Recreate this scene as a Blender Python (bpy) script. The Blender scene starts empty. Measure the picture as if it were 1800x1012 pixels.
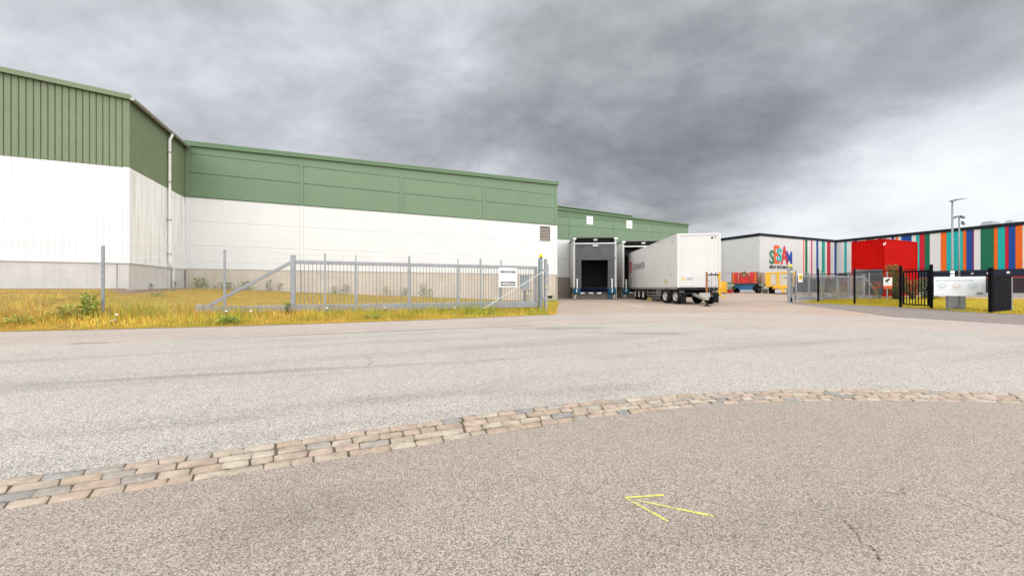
import bpy, math, random
import numpy as np
from mathutils import Vector, Matrix
random.seed(7); rng = np.random.default_rng(11)
SC = bpy.context.scene; COL = SC.collection
F = 648.0                      # focal length in photo pixels, used only to turn measurements into metres
R = math.radians

# ------------------------------------------------------------------ camera, sky, sun, exposure
cam_d = bpy.data.cameras.new('camera'); cam = bpy.data.objects.new('camera', cam_d); COL.objects.link(cam)
cam.location = (0, 0, 1.0); cam.rotation_euler = (R(90), 0, 0)
cam_d.sensor_width = 36; cam_d.lens = 36 * F / 1800; cam_d.clip_start = .05; cam_d.clip_end = 3000
SC.camera = cam
SUN_EL, SUN_AZ = R(66), R(176)         # azimuth clockwise from +Y: behind the camera
w = bpy.data.worlds.new('World'); SC.world = w; w.use_nodes = True
nt = w.node_tree; nt.nodes.clear()
def N(t, kind, **kw):
    n = t.nodes.new(kind)
    for k, v in kw.items(): setattr(n, k, v)
    return n
def L(t, a, b): t.links.new(a, b)
def math_node(t, op, a=None, b=None, c=None, clamp=False):
    n = N(t, 'ShaderNodeMath', operation=op); n.use_clamp = clamp
    for i, x in enumerate((a, b, c)):
        if x is None: continue
        if isinstance(x, (int, float)): n.inputs[i].default_value = x
        else: L(t, x, n.inputs[i])
    return n.outputs[0]
def ramp(t, fac, stops):
    n = N(t, 'ShaderNodeValToRGB')
    el = n.color_ramp.elements
    while len(el) < len(stops): el.new(.5)
    for e, (p, c) in zip(el, stops):
        e.position = p; e.color = (c, c, c, 1) if isinstance(c, (int, float)) else (*c, 1)
    L(t, fac, n.inputs[0]); return n.outputs[0]
def mixc(t, fac, a, b, mode='MIX'):
    n = N(t, 'ShaderNodeMix', data_type='RGBA', blend_type=mode)
    for i, x in ((0, fac), (6, a), (7, b)):
        if isinstance(x, (int, float)): n.inputs[i].default_value = x
        elif isinstance(x, tuple): n.inputs[i].default_value = (*x, 1)
        else: L(t, x, n.inputs[i])
    return n.outputs[2]
def noise(t, vec, scale, detail=4, rough=.55, dist=0.0):
    n = N(t, 'ShaderNodeTexNoise'); n.inputs['Scale'].default_value = scale
    n.inputs['Detail'].default_value = detail; n.inputs['Roughness'].default_value = rough
    n.inputs['Distortion'].default_value = dist
    if vec is not None: L(t, vec, n.inputs['Vector'])
    return n.outputs['Fac']
def mapping(t, vec, scale=(1, 1, 1), rot=(0, 0, 0), loc=(0, 0, 0)):
    n = N(t, 'ShaderNodeMapping'); n.inputs['Scale'].default_value = scale
    n.inputs['Rotation'].default_value = rot; n.inputs['Location'].default_value = loc
    L(t, vec, n.inputs['Vector']); return n.outputs[0]

tc = N(nt, 'ShaderNodeTexCoord')
sep = N(nt, 'ShaderNodeSeparateXYZ'); L(nt, tc.outputs['Generated'], sep.inputs[0])
zc = math_node(nt, 'MAXIMUM', sep.outputs[2], 0.0)
den = math_node(nt, 'ADD', zc, .42)
px_ = math_node(nt, 'DIVIDE', sep.outputs[0], den); py_ = math_node(nt, 'DIVIDE', sep.outputs[1], den)
comb = N(nt, 'ShaderNodeCombineXYZ'); L(nt, px_, comb.inputs[0]); L(nt, py_, comb.inputs[1]); L(nt, math_node(nt, 'MULTIPLY', zc, .8), comb.inputs[2])
cv = comb.outputs[0]
n1 = noise(nt, mapping(nt, cv, (1.0, 1.25, 1), (0, 0, R(-35)), (4.9, 11.6, 4.9)), 1.7, 10, .60, .15)
n2 = noise(nt, mapping(nt, cv, (1.0, 1.3, 1), (0, 0, R(-38)), (13.2, 9.7, 1.5)), 3.4, 9, .62, .2)
n3 = noise(nt, mapping(nt, cv, (1, 1, 1), (0, 0, 0), (2.8, 20.0, 3.8)), .5, 3, .5)
dens = math_node(nt, 'ADD', math_node(nt, 'MULTIPLY', n1, .70), math_node(nt, 'ADD', math_node(nt, 'MULTIPLY', n2, .28), math_node(nt, 'MULTIPLY', n3, .22)))
nd = N(nt, 'ShaderNodeVectorMath', operation='NORMALIZE'); L(nt, tc.outputs['Generated'], nd.inputs[0])
wob = math_node(nt, 'MULTIPLY_ADD', n2, .5, -.25)
def lump(d, width, amt):                 # one broad bank (amt > 0) or break (amt < 0) in the cloud deck
    q = N(nt, 'ShaderNodeVectorMath', operation='DOT_PRODUCT'); L(nt, nd.outputs[0], q.inputs[0]); q.inputs[1].default_value = Vector(d).normalized()
    return math_node(nt, 'MULTIPLY', ramp(nt, math_node(nt, 'ADD', q.outputs['Value'], math_node(nt, 'MULTIPLY', wob, width * 2.2)), [(1 - width, 0.0), (1.0, 1.0)]), amt)
for d, w_, amt in (((.52, 1, .28), .07, .10), ((.25, 1, .40), .05, .015), ((1.25, 1, .17), .055, -.24), ((.66, 1, .10), .022, -.15), ((-1.0, 1, .34), .11, -.12), ((1.0, 1, .66), .07, .045), ((-.2, .3, 1), .25, .04), ((-1, -.6, .5), .3, .06), ((.6, -1, .5), .3, -.05)):
    dens = math_node(nt, 'ADD', dens, lump(d, w_, amt))
cloud = ramp(nt, dens, [(.31, (.222, .225, .230)), (.42, (.180, .184, .191)), (.51, (.138, .141, .148)), (.60, (.103, .105, .109)), (.72, (.073, .074, .077)), (.86, (.050, .051, .052))])
# cloud deck breaks up towards the horizon: paler, whiter bank
hz = ramp(nt, zc, [(.0, 1.0), (.10, .9), (.20, .55), (.32, 0.0)])
hzn = math_node(nt, 'MULTIPLY', hz, ramp(nt, noise(nt, mapping(nt, cv, (.6, .6, 1), (0, 0, R(20)), (5.0, 11.9, 3.5)), 1.6, 6, .55, .4), [(.38, .05), (.56, 1.0)]))
cloud2 = mixc(nt, hzn, cloud, (.222, .228, .235))
sky = N(nt, 'ShaderNodeTexSky', sky_type='NISHITA'); sky.sun_disc = False
sky.sun_elevation = SUN_EL; sky.sun_rotation = SUN_AZ
skys = mixc(nt, 1.0, sky.outputs[0], (.05, .05, .05), 'MULTIPLY')
final = mixc(nt, .94, skys, cloud2)
bg = N(nt, 'ShaderNodeBackground'); L(nt, final, bg.inputs[0]); bg.inputs[1].default_value = 1.0
L(nt, bg.outputs[0], N(nt, 'ShaderNodeOutputWorld').inputs[0])
sun_d = bpy.data.lights.new('sun', 'SUN'); sun_d.energy = 1.5; sun_d.angle = R(150); sun_d.color = (1, .985, .965)
sun = bpy.data.objects.new('sun', sun_d); COL.objects.link(sun)
sdir = Vector((math.sin(SUN_AZ) * math.cos(SUN_EL), math.cos(SUN_AZ) * math.cos(SUN_EL), math.sin(SUN_EL)))
sun.rotation_euler = sdir.to_track_quat('Z', 'Y').to_euler(); sun.location = (0, -20, 40)
vs = SC.view_settings; vs.view_transform = 'Standard'; vs.look = 'None'; vs.gamma = 1; vs.use_curve_mapping = False
vs.exposure = 2.15

# ------------------------------------------------------------------ helpers
def G(x, y, z=0.0):
    Y = F * (1 - z) / (y - 506); return (x - 900) / F * Y, Y
A = math.atan2(648, 1500); UX, UY = math.cos(A), math.sin(A)      # street-side facade direction u, depth direction v
def on_line(px, P, d):
    r = (px - 900) / F; return (r * P[1] - P[0]) / (d[0] - r * d[1])

MATS = {}
def mat(name, col, rough=.6, metal=0.0, var=.10, vscale=2.0, bump=0.0, bscale=60, streak=0.0, dirt=None, spec=.4, emit=0):
    if name in MATS: return MATS[name]
    m = bpy.data.materials.new(name); m.use_nodes = True; t = m.node_tree
    b = t.nodes['Principled BSDF']; b.inputs['Roughness'].default_value = rough; b.inputs['Metallic'].default_value = metal
    b.inputs['Specular IOR Level'].default_value = spec
    tcn = N(t, 'ShaderNodeTexCoord'); v = tcn.outputs['Object']
    hi = tuple(min(1, c * (1 + var)) for c in col); lo = tuple(c * (1 - var) for c in col)
    nz = noise(t, v, vscale, 5, .6)
    c = mixc(t, ramp(t, nz, [(.3, 0.0), (.7, 1.0)]), lo, hi)
    oi = N(t, 'ShaderNodeObjectInfo')
    k = math_node(t, 'MULTIPLY_ADD', oi.outputs['Random'], var * .6, 1 - var * .3)
    cc = N(t, 'ShaderNodeCombineXYZ')
    for i in range(3): L(t, k, cc.inputs[i])
    c = mixc(t, 1.0, c, cc.outputs[0], 'MULTIPLY')
    if streak:
        sn = noise(t, mapping(t, v, (7, 7, .22)), 1.4, 6, .65)
        sf = math_node(t, 'MULTIPLY', ramp(t, sn, [(.46, 0.0), (.72, 1.0)]), streak)
        c = mixc(t, sf, c, dirt or tuple(x * .35 for x in col))
    L(t, c, b.inputs['Base Color'])
    if emit: L(t, c, b.inputs['Emission Color']); b.inputs['Emission Strength'].default_value = emit
    rn = math_node(t, 'MULTIPLY_ADD', noise(t, v, vscale * 3.1, 3), .25, rough - .12, clamp=True); L(t, rn, b.inputs['Roughness'])
    if bump:
        bn = N(t, 'ShaderNodeBump'); bn.inputs['Strength'].default_value = bump; bn.inputs['Distance'].default_value = .01
        L(t, noise(t, v, bscale, 4), bn.inputs['Height']); L(t, bn.outputs[0], b.inputs['Normal'])
    MATS[name] = m; return m

class MB:
    def __init__(s): s.v = []; s.f = []; s.mi = []; s.cur = 0
    def add(s, vs_, fs):
        o = len(s.v); s.v += [tuple(p) for p in vs_]; s.f += [tuple(i + o for i in f) for f in fs]; s.mi += [s.cur] * len(fs); return s
    def hexa(s, p): return s.add(p, [(0, 3, 2, 1), (4, 5, 6, 7), (0, 1, 5, 4), (1, 2, 6, 5), (2, 3, 7, 6), (3, 0, 4, 7)])
    def box(s, x0, x1, y0, y1, z0, z1, c=0.0):
        if c <= 0: return s.hexa([(x0, y0, z0), (x1, y0, z0), (x1, y1, z0), (x0, y1, z0), (x0, y0, z1), (x1, y0, z1), (x1, y1, z1), (x0, y1, z1)])
        # chamfered box: 24 verts
        V = []; idx = {}
        for ax in range(3):
            for sx in (0, 1):
                for sy in (0, 1):
                    for sz in (0, 1):
                        q = [x1 if sx else x0, y1 if sy else y0, z1 if sz else z0]; sg = (sx, sy, sz)
                        for k in range(3):
                            if k != ax: q[k] += -c if sg[k] else c
                        idx[(ax, sx, sy, sz)] = len(V); V.append(tuple(q))
        Fs = []
        for ax in range(3):
            for sd in (0, 1):
                o1, o2 = [k for k in range(3) if k != ax]; loop = []
                for a_, b_ in ((0, 0), (1, 0), (1, 1), (0, 1)):
                    g = [0, 0, 0]; g[ax] = sd; g[o1] = a_; g[o2] = b_; loop.append(idx[(ax, *g)])
                Fs.append(tuple(loop))
        for ax in range(3):                      # edges parallel to ax
            o1, o2 = [k for k in range(3) if k != ax]
            for a_ in (0, 1):
                for b_ in (0, 1):
                    g0 = [0, 0, 0]; g0[o1] = a_; g0[o2] = b_; g1 = list(g0); g1[ax] = 1
                    Fs.append((idx[(o1, *g0)], idx[(o1, *g1)], idx[(o2, *g1)], idx[(o2, *g0)]))
        for sx in (0, 1):
            for sy in (0, 1):
                for sz in (0, 1): Fs.append(tuple(idx[(ax, sx, sy, sz)] for ax in range(3)))
        return s.add(V, Fs)
    def bar(s, p, q, wx, wz, up=(0, 0, 1)):
        p = Vector(p); q = Vector(q); d = (q - p).normalized(); up = Vector(up)
        if abs(d.dot(up)) > .98: up = Vector((0, 1, 0))
        a = d.cross(up).normalized() * wx / 2; b = a.cross(d).normalized() * wz / 2
        return s.hexa([p - a - b, p + a - b, p + a + b, p - a + b, q - a - b, q + a - b, q + a + b, q - a + b])
    def tube(s, pts, r, n=8, caps=True):
        pts = [Vector(p) for p in pts]; rs = r if isinstance(r, (list, tuple)) else [r] * len(pts); V = []; Fs = []
        ref = None
        for i, p in enumerate(pts):
            d = (pts[min(i + 1, len(pts) - 1)] - pts[max(i - 1, 0)]).normalized()
            if ref is None: ref = Vector((0, 0, 1)) if abs(d.z) < .9 else Vector((1, 0, 0))
            a = d.cross(ref).normalized(); b = d.cross(a).normalized(); ref = -(b if abs(d.dot(ref)) > .95 else ref) * -1
            for k in range(n):
                t_ = 2 * math.pi * k / n; V.append(p + (a * math.cos(t_) + b * math.sin(t_)) * rs[i])
        for i in range(len(pts) - 1):
            for k in range(n): Fs.append((i * n + k, i * n + (k + 1) % n, (i + 1) * n + (k + 1) % n, (i + 1) * n + k))
        if caps: Fs += [tuple(range(n - 1, -1, -1)), tuple((len(pts) - 1) * n + k for k in range(n))]
        return s.add(V, Fs)
    def lathe(s, prof, c=(0, 0, 0), axis='x', n=24, caps=True):     # prof: (r, h)
        V = []; Fs = []
        for r, h in prof:
            for k in range(n):
                t_ = 2 * math.pi * k / n; a, b = r * math.cos(t_), r * math.sin(t_)
                q = {'x': (h, a, b), 'y': (a, h, b), 'z': (a, b, h)}[axis]; V.append((q[0] + c[0], q[1] + c[1], q[2] + c[2]))
        for i in range(len(prof) - 1):
            for k in range(n): Fs.append((i * n + k, i * n + (k + 1) % n, (i + 1) * n + (k + 1) % n, (i + 1) * n + k))
        if caps and prof[0][0] > 1e-4: Fs.append(tuple(range(n - 1, -1, -1)))
        if caps and prof[-1][0] > 1e-4: Fs.append(tuple((len(prof) - 1) * n + k for k in range(n)))
        return s.add(V, Fs)
    def mesh(s, name):
        me = bpy.data.meshes.new(name); me.from_pydata(s.v, [], s.f)
        return me
    def build(s, name, m, parent=None, loc=(0, 0, 0), smooth=False, label=None):
        me = s.mesh(name)
        for mm in (m if isinstance(m, (list, tuple)) else [m]): me.materials.append(mm)
        if any(s.mi): me.polygons.foreach_set('material_index', s.mi)
        import bmesh
        bm = bmesh.new(); bm.from_mesh(me); bmesh.ops.recalc_face_normals(bm, faces=bm.faces); bm.to_mesh(me); bm.free()
        if smooth: me.shade_smooth()
        return link(name, me, parent, loc, label)
def link(name, me, parent=None, loc=(0, 0, 0), label=None):
    o = bpy.data.objects.new(name, me); COL.objects.link(o); o.location = loc
    if parent is not None: o.parent = parent
    if label: o['label'] = label
    return o
def thing(name, label, cat, loc=(0, 0, 0), rz=0.0, group=None):
    o = bpy.data.objects.new(name, None); COL.objects.link(o); o.location = loc; o.rotation_euler = (0, 0, rz)
    o.empty_display_size = .3
    tag(o, label, cat, group); return o
def tag(o, label, cat, group=None):
    o['label'] = label; o['category'] = cat
    if group: o['group'] = group
def structure(o): o['kind'] = 'structure'; return o
def stuff(o): o['kind'] = 'stuff'; return o
def textmesh(s, bold=False):
    cu = bpy.data.curves.new('lettering', 'FONT'); cu.body = s; cu.size = 1; cu.extrude = .0; cu.resolution_u = 3
    if bold: cu.offset = .02
    o = bpy.data.objects.new('lettering', cu); COL.objects.link(o)
    dg = bpy.context.evaluated_depsgraph_get(); dg.update()
    me = bpy.data.meshes.new_from_object(o.evaluated_get(dg)); bpy.data.objects.remove(o)
    co = np.array([v.co[:] for v in me.vertices]); fs = [tuple(p.vertices) for p in me.polygons]
    bpy.data.meshes.remove(me)
    co[:, :2] -= co[:, :2].min(0); co[:, :2] /= co[:, :2].max(0); return co, fs
def lettering(s, name, m, parent, o, dx, up, nrm, wd, ht, thick=.01, bold=True, slant=0):
    co, fs = textmesh(s, bold); o, dx, up, nrm = map(Vector, (o, dx, up, nrm)); mb = MB()
    top = [o + dx * (c[0] * wd + slant * c[1] * ht) + up * (c[1] * ht) + nrm * thick for c in co]
    mb.add(top, fs)
    # side walls along boundary edges
    from collections import Counter
    cnt = Counter(); dire = {}
    for f in fs:
        for i in range(len(f)):
            a, b = f[i], f[(i + 1) % len(f)]; cnt[tuple(sorted((a, b)))] += 1; dire[tuple(sorted((a, b)))] = (a, b)
    for e, k in cnt.items():
        if k == 1:
            a, b = dire[e]; mb.add([top[a], top[b], top[b] - nrm * thick, top[a] - nrm * thick], [(0, 1, 2, 3)])
    me = mb.mesh(name); me.materials.append(m); return link(name, me, parent)
def smoothstep(x): x = min(1, max(0, x)); return x * x * (3 - 2 * x)
def zg(x, y):
    return .45 * smoothstep((y - 27) / 12) * smoothstep((x - 14) / 6) * (1 - .75 * smoothstep((x - 38) / 10))
def polyline(pts, n, smooth=0):
    p = np.array(pts, float)
    d = np.r_[0, np.cumsum(np.hypot(*np.diff(p, axis=0).T))]
    s_ = np.linspace(0, d[-1], n); q = np.c_[np.interp(s_, d, p[:, 0]), np.interp(s_, d, p[:, 1])]
    for _ in range(smooth): q[1:-1] = (q[:-2] + q[1:-1] * 2 + q[2:]) / 4
    return q
def extend(pts, a, b):
    p = np.array(pts, float); d0 = (p[0] - p[2]) / np.linalg.norm(p[0] - p[2]); d1 = (p[-1] - p[-3]) / np.linalg.norm(p[-1] - p[-3])
    return np.vstack([p[0] + d0 * a, p, p[-1] + d1 * b])
def loft(name, a, b, n, m_, mt, dz, zf=zg):
    a = polyline(a, n); b = polyline(b, n); V = []; Fs = []
    for j in range(m_ + 1):
        t_ = j / m_
        for i in range(n):
            x, y = a[i] * (1 - t_) + b[i] * t_; V.append((x, y, zf(x, y) + dz))
    for j in range(m_):
        for i in range(n - 1): Fs.append((j * n + i, j * n + i + 1, (j + 1) * n + i + 1, (j + 1) * n + i))
    return structure(MB().add(V, Fs).build(name, mt))

# ------------------------------------------------------------------ ground materials
def asphalt(name, lo, mid, hi, cell=150, streak_rot=None, streak=0.0, stain=None, bump=.5, cont=1.0, mott=.16, cracks=0.0):
    m = bpy.data.materials.new(name); m.use_nodes = True; t = m.node_tree; b = t.nodes['Principled BSDF']
    v = N(t, 'ShaderNodeTexCoord').outputs['Object']
    vo = N(t, 'ShaderNodeTexVoronoi'); vo.inputs['Scale'].default_value = cell; L(t, v, vo.inputs['Vector'])
    rnd = N(t, 'ShaderNodeSeparateColor'); L(t, vo.outputs['Color'], rnd.inputs[0])
    sp = math_node(t, 'ADD', math_node(t, 'MULTIPLY', rnd.outputs[0], .78), math_node(t, 'MULTIPLY', noise(t, v, cell * .9, 2, .7), .34))
    c = ramp(t, sp, [(.10, lo), (.50, mid), (1.0, hi)])
    # warm / cool single stones
    c = mixc(t, ramp(t, rnd.outputs[1], [(.80, 0.0), (.82, .30)]), c, (.42, .25, .18))
    big = noise(t, v, .55, 6, .62, .4); med = noise(t, v, 4.5, 5, .65)
    k = math_node(t, 'ADD', math_node(t, 'MULTIPLY_ADD', big, mott * 1.6, 1 - mott * .8), math_node(t, 'MULTIPLY_ADD', med, mott * 1.2, -mott * .6))
    if streak_rot is not None:
        vv = mapping(t, mapping(t, v, (1, 1, 1), (0, 0, -streak_rot)), (.10, 1.05, 1))
        st = ramp(t, noise(t, vv, 1.25, 5, .6, .25), [(.50, 1.0), (.66, 1 - streak)])
        k = math_node(t, 'MULTIPLY', k, st)
    if stain:
        for (sx, sy, rx, ry, rot, amt) in stain:
            q = mapping(t, v, (1, 1, 1), (0, 0, 0), (-sx, -sy, 0)); q = mapping(t, mapping(t, q, (1, 1, 1), (0, 0, -rot)), (1 / rx, 1 / ry, 0))
            ln = N(t, 'ShaderNodeVectorMath', operation='LENGTH'); L(t, q, ln.inputs[0])
            e = math_node(t, 'ADD', ln.outputs['Value'], math_node(t, 'MULTIPLY_ADD', noise(t, v, 1.6, 5, .7), 1.5, -.75))
            k = math_node(t, 'MULTIPLY', k, ramp(t, e, [(.35, 1 - amt), (1.05, 1.0)]))
    if cracks:
        q = mapping(t, v, (1, 1, 1)); dn = N(t, 'ShaderNodeTexNoise'); dn.inputs['Scale'].default_value = 2.2; dn.inputs['Detail'].default_value = 6; L(t, v, dn.inputs['Vector'])
        ad = N(t, 'ShaderNodeVectorMath', operation='MULTIPLY_ADD'); L(t, dn.outputs['Color'], ad.inputs[0]); ad.inputs[1].default_value = (.7, .7, 0); L(t, v, ad.inputs[2])
        ve = N(t, 'ShaderNodeTexVoronoi', feature='DISTANCE_TO_EDGE'); ve.inputs['Scale'].default_value = .34; L(t, ad.outputs[0], ve.inputs['Vector'])
        msk = ramp(t, noise(t, v, .5, 3, .5), [(.50, 0.0), (.60, 1.0)])
        line = math_node(t, 'MULTIPLY', ramp(t, ve.outputs['Distance'], [(.0006, 1.0), (.0035, 0.0)]), msk)
        k = math_node(t, 'MULTIPLY', k, math_node(t, 'SUBTRACT', 1.0, math_node(t, 'MULTIPLY', line, cracks)))
    cc = N(t, 'ShaderNodeCombineXYZ')
    for i in range(3): L(t, k, cc.inputs[i])
    c = mixc(t, 1.0, c, cc.outputs[0], 'MULTIPLY'); L(t, c, b.inputs['Base Color'])
    b.inputs['Roughness'].default_value = .9; b.inputs['Specular IOR Level'].default_value = .25
    bn = N(t, 'ShaderNodeBump'); bn.inputs['Strength'].default_value = bump; bn.inputs['Distance'].default_value = .004
    L(t, math_node(t, 'SUBTRACT', 1.0, vo.outputs['Distance']), bn.inputs['Height']); L(t, bn.outputs[0], b.inputs['Normal'])
    return m
pg = lambda l, z=0: [G(x, y, z) for x, y in l]
stain_road = [(*G(985, 577), 1.5, .42, R(8), .28), (*G(1130, 586), 1.5, .30, R(-4), .28), (*G(330, 745), 1.0, .12, R(20), .15), (*G(720, 700), 1.2, .15, R(18), .13), (*G(1020, 686), 1.1, .2, R(15), .16), (*G(450, 655), 3.5, .14, R(15), .22), (*G(1420, 604), 3.2, .10, R(-2), .09)]
M_ROAD = asphalt('road_asphalt', (.085, .082, .078), (.248, .236, .217), (.46, .44, .40), 150, R(21), .18, stain_road, cont=1.0, cracks=.55)
M_PLAZA = asphalt('plaza_asphalt', (.078, .065, .055), (.190, .165, .143), (.38, .34, .295), 215, R(30), .08, [(*G(540, 905), .5, .3, .3, .16), (*G(1390, 930), .9, .22, .2, .10)], cont=1.1, mott=.11, cracks=.6)
M_PATH = asphalt('path_asphalt', (.12, .105, .094), (.285, .25, .222), (.38, .335, .30), 120, R(20), .10, [(*G(165, 603), .55, .10, R(15), .5)], mott=.2)
M_YARD = asphalt('yard_asphalt', (.13, .10, .08), (.275, .215, .172), (.36, .295, .24), 120, R(5), .16, [(*G(1030, 536), 2.2, .5, R(3), .25), (*G(1340, 531), 2.6, .3, R(3), .3), (*G(1110, 531), 3.0, 1.2, R(40), .22)], mott=.22)
M_PAVE = asphalt('pavement_asphalt', (.05, .045, .042), (.135, .118, .108), (.22, .2, .185), 120, None, 0, None, mott=.16)

# ------------------------------------------------------------------ ground sheets
def spaced(lo, hi, far, step):
    a = list(np.arange(lo, hi + .01, step)); k = step
    l_ = lo; h_ = hi
    while h_ < far: k *= 1.7; h_ += k; l_ -= k; a = [l_] + a + [h_]
    return a
xs = spaced(-40, 80, 900, 2.0); ys = spaced(-20, 90, 900, 2.0)
V = [(x, y, zg(x, y)) for y in ys for x in xs]; n = len(xs)
structure(MB().add(V, [(j * n + i, j * n + i + 1, (j + 1) * n + i + 1, (j + 1) * n + i) for j in range(len(ys) - 1) for i in range(n - 1)]).build('ground', M_YARD))
TOP = [(0,844),(65,836),(133,828),(194,819.5),(253,812),(305,804),(358,797),(403,791.5),(455,784),(504,776.5),(593,764.5),(672,753.5),(712,748),(778,738),(897,721.7),(1003,709.5),(1130,699),(1208,693),(1344,687),(1470,684.5),(1612,686),(1750,690.5),(1800,693)]
BOT = [(0,901),(83,889),(167,876.5),(225,867),(294,856),(358,846.5),(417,837),(467,829),(575,812),(658,799),(736,786.5),(853,767),(917,756),(969,748),(1072,733.6),(1192,719),(1289,711.5),(1362,708.2),(1490,705.5),(1645,707),(1800,711)]
top = polyline(pg(TOP), 160, 14); bot = polyline(pg(BOT), 160, 14)
top_l = extend(top, 1.2, 1.4); bot_l = extend(bot, 1.2, 1.4)
top_x = extend(top, 14, 22); bot_x = extend(bot, 14, 22)
ROADFAR = [(0,611),(142,605),(240,600.5),(336,597),(500,590),(650,584),(761,579),(872,574.5),(939,572.3),(1067,570.2),(1233,570.7),(1400,573.5),(1578,580),(1800,589)]
far_ = polyline(pg(ROADFAR), 80, 6); far_x = extend(far_, 14, 18)
loft('road', top_x, far_x, 120, 10, M_ROAD, .004)
bot_r = polyline(bot_x, 900); k_ = np.arange(900)
bot_r[:, 1] += .010 + .016 * np.sin(k_ * .31) * np.sin(k_ * .047 + 1) + .012 * rng.uniform(-1, 1, 900)
loft('plaza', np.array([(-16, -9), (30, -9)]), bot_r, 900, 6, M_PLAZA, .0095)
C0 = np.array((-15.06, 14.48))
def loc2(a, b): return (C0[0] + a * UX - b * UY, C0[1] + a * UY + b * UX)     # building frame -> world
BF = [(-30, -5.6), (-6, -6.3), (.69, -6.9), (2.52, -7.25), (5.13, -7.6), (6.68, -7.66), (9.34, -7.7), (11.2, -7.55), (15.06, -7.26), (21.4, 3.2), (22.4, 5.2)]
def b_front(a): return float(np.interp(a, [p[0] for p in BF], [p[1] for p in BF]))
vf = [loc2(a, b) for a, b in BF[:9]]
yard_edge = pg([(1100, 550.5), (1250, 549.5), (1360, 550.5), (1440, 553), (1578, 557.5), (1690, 564.5), (1800, 571)])
loft('path', far_x, extend(vf[1:] + yard_edge, 10, 15), 140, 5, M_PATH, .004)
gedge = pg([(1403, 531.7), (1494, 536), (1578, 539.5), (1633, 543.6), (1733, 550.5), (1800, 553)])
gedge_x = gedge + [(24, 12.0), (32, 10.8)]
pedge = pg([(1383, 532.5), (1494, 546), (1578, 557.5), (1690, 564.5), (1800, 571)])
loft('pavement', pedge + [(24, 8.6), (32, 7.2)], gedge_x, 60, 3, M_PAVE, .008)

# sett strip: every stone its own object
M_MORTAR = mat('joint_earth', (.075, .056, .037), .95, var=.5, vscale=14, bump=.6, bscale=120)
strip = loft('sett_strip', bot_l, top_l, 120, 2, M_MORTAR, .0035)
def stone_mat(name, col, spk=.25):
    m = bpy.data.materials.new(name); m.use_nodes = True; t = m.node_tree; b = t.nodes['Principled BSDF']
    v = N(t, 'ShaderNodeTexCoord').outputs['Object']; oi = N(t, 'ShaderNodeObjectInfo')
    ad = N(t, 'ShaderNodeVectorMath', operation='ADD'); L(t, v, ad.inputs[0]); L(t, oi.outputs['Location'], ad.inputs[1]); v = ad.outputs[0]
    c = mixc(t, ramp(t, noise(t, v, 9, 6, .7), [(.3, 0.0), (.7, 1.0)]), tuple(x * .60 for x in col), tuple(min(1, x * 1.25) for x in col))
    c = mixc(t, ramp(t, noise(t, v, 150, 2, .7), [(.55, 0.0), (.7, spk)]), c, (.07, .06, .055))
    c = mixc(t, ramp(t, noise(t, v, 45, 3, .7), [(.62, 0.0), (.72, .35)]), c, (.62, .55, .47))
    L(t, c, b.inputs['Base Color']); b.inputs['Roughness'].default_value = .8
    bn = N(t, 'ShaderNodeBump'); bn.inputs['Strength'].default_value = .5; bn.inputs['Distance'].default_value = .006
    L(t, noise(t, v, 38, 6, .7), bn.inputs['Height']); L(t, bn.outputs[0], b.inputs['Normal']); return m
SM = [stone_mat('granite_pink', (.30, .228, .178)), stone_mat('granite_beige', (.295, .240, .185)), stone_mat('granite_tan', (.28, .212, .152)),
      stone_mat('granite_light', (.33, .28, .22)), stone_mat('granite_grey', (.24, .213, .182)), stone_mat('granite_slate', (.195, .188, .176), .1)]
tl = polyline(top_l, 600); bl = polyline(bot_l, 600)
arc = np.r_[0, np.cumsum(np.hypot(*np.diff((tl + bl) / 2, axis=0).T))]
def at_arc(s_, r):                       # r: 0 at road side, 4 at plaza side
    q = [np.interp(s_, arc, tl[:, i]) * (1 - r / 4) + np.interp(s_, arc, bl[:, i]) * r / 4 for i in (0, 1)]; return Vector((*q, 0))
weights = [.30, .28, .22, .22, .12, .06]
for row in range(4):
    s_ = -.02 - .07 * (row % 2) + random.uniform(0, .04)
    lastm = 1
    while s_ < arc[-1]:
        ln = random.choice((.105, .125, .14, .15, .16, .18)) * random.uniform(.94, 1.08)
        a0, a1 = max(0, s_ + .0028), min(arc[-1], s_ + ln - .0028)
        if a1 - a0 > .05:
            g = .042; j = lambda k=.008: random.uniform(-k, k)
            qs = [at_arc(a0 + j(), row + g + j(.05)), at_arc(a1 + j(), row + g + j(.05)), at_arc(a1 + j(), row + 1 - g + j(.05)), at_arc(a0 + j(), row + 1 - g + j(.05))]
            cen = sum(qs, Vector()) / 4; ring = []
            for i in range(4):
                p, pn, pp = qs[i], qs[(i + 1) % 4], qs[i - 1]; k = random.uniform(.06, .13); k2 = random.uniform(.06, .13)
                ring += [p.lerp(pp, k), p.lerp(pn, k2)]
            h = .0095 + random.uniform(-.003, .003); tz = [random.uniform(-.002, .002) for _ in ring]
            lo = [(p - cen).xyz for p in ring]; V = [(p.x, p.y, -.02) for p in lo] + [(p.x, p.y, h - .004) for p in lo]
            V += [(p.x * .96, p.y * .95, h + d * .6) for p, d in zip(lo, tz)] + [(p.x * .45, p.y * .45, h + .001 + d) for p, d in zip(lo, tz)] + [(0, 0, h + .001)]
            Fs = []
            for b_ in (0, 8, 16):
                Fs += [(b_ + i, b_ + (i + 1) % 8, b_ + 8 + (i + 1) % 8, b_ + 8 + i) for i in range(8)]
            Fs += [(24 + i, 24 + (i + 1) % 8, 32) for i in range(8)]
            me = bpy.data.meshes.new('sett'); me.from_pydata(V, [], Fs)
            me.materials.append(random.choices(SM, weights)[0]); me.shade_smooth()
            link('sett', me, strip, (cen.x, cen.y, 0))
        s_ += ln
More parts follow.
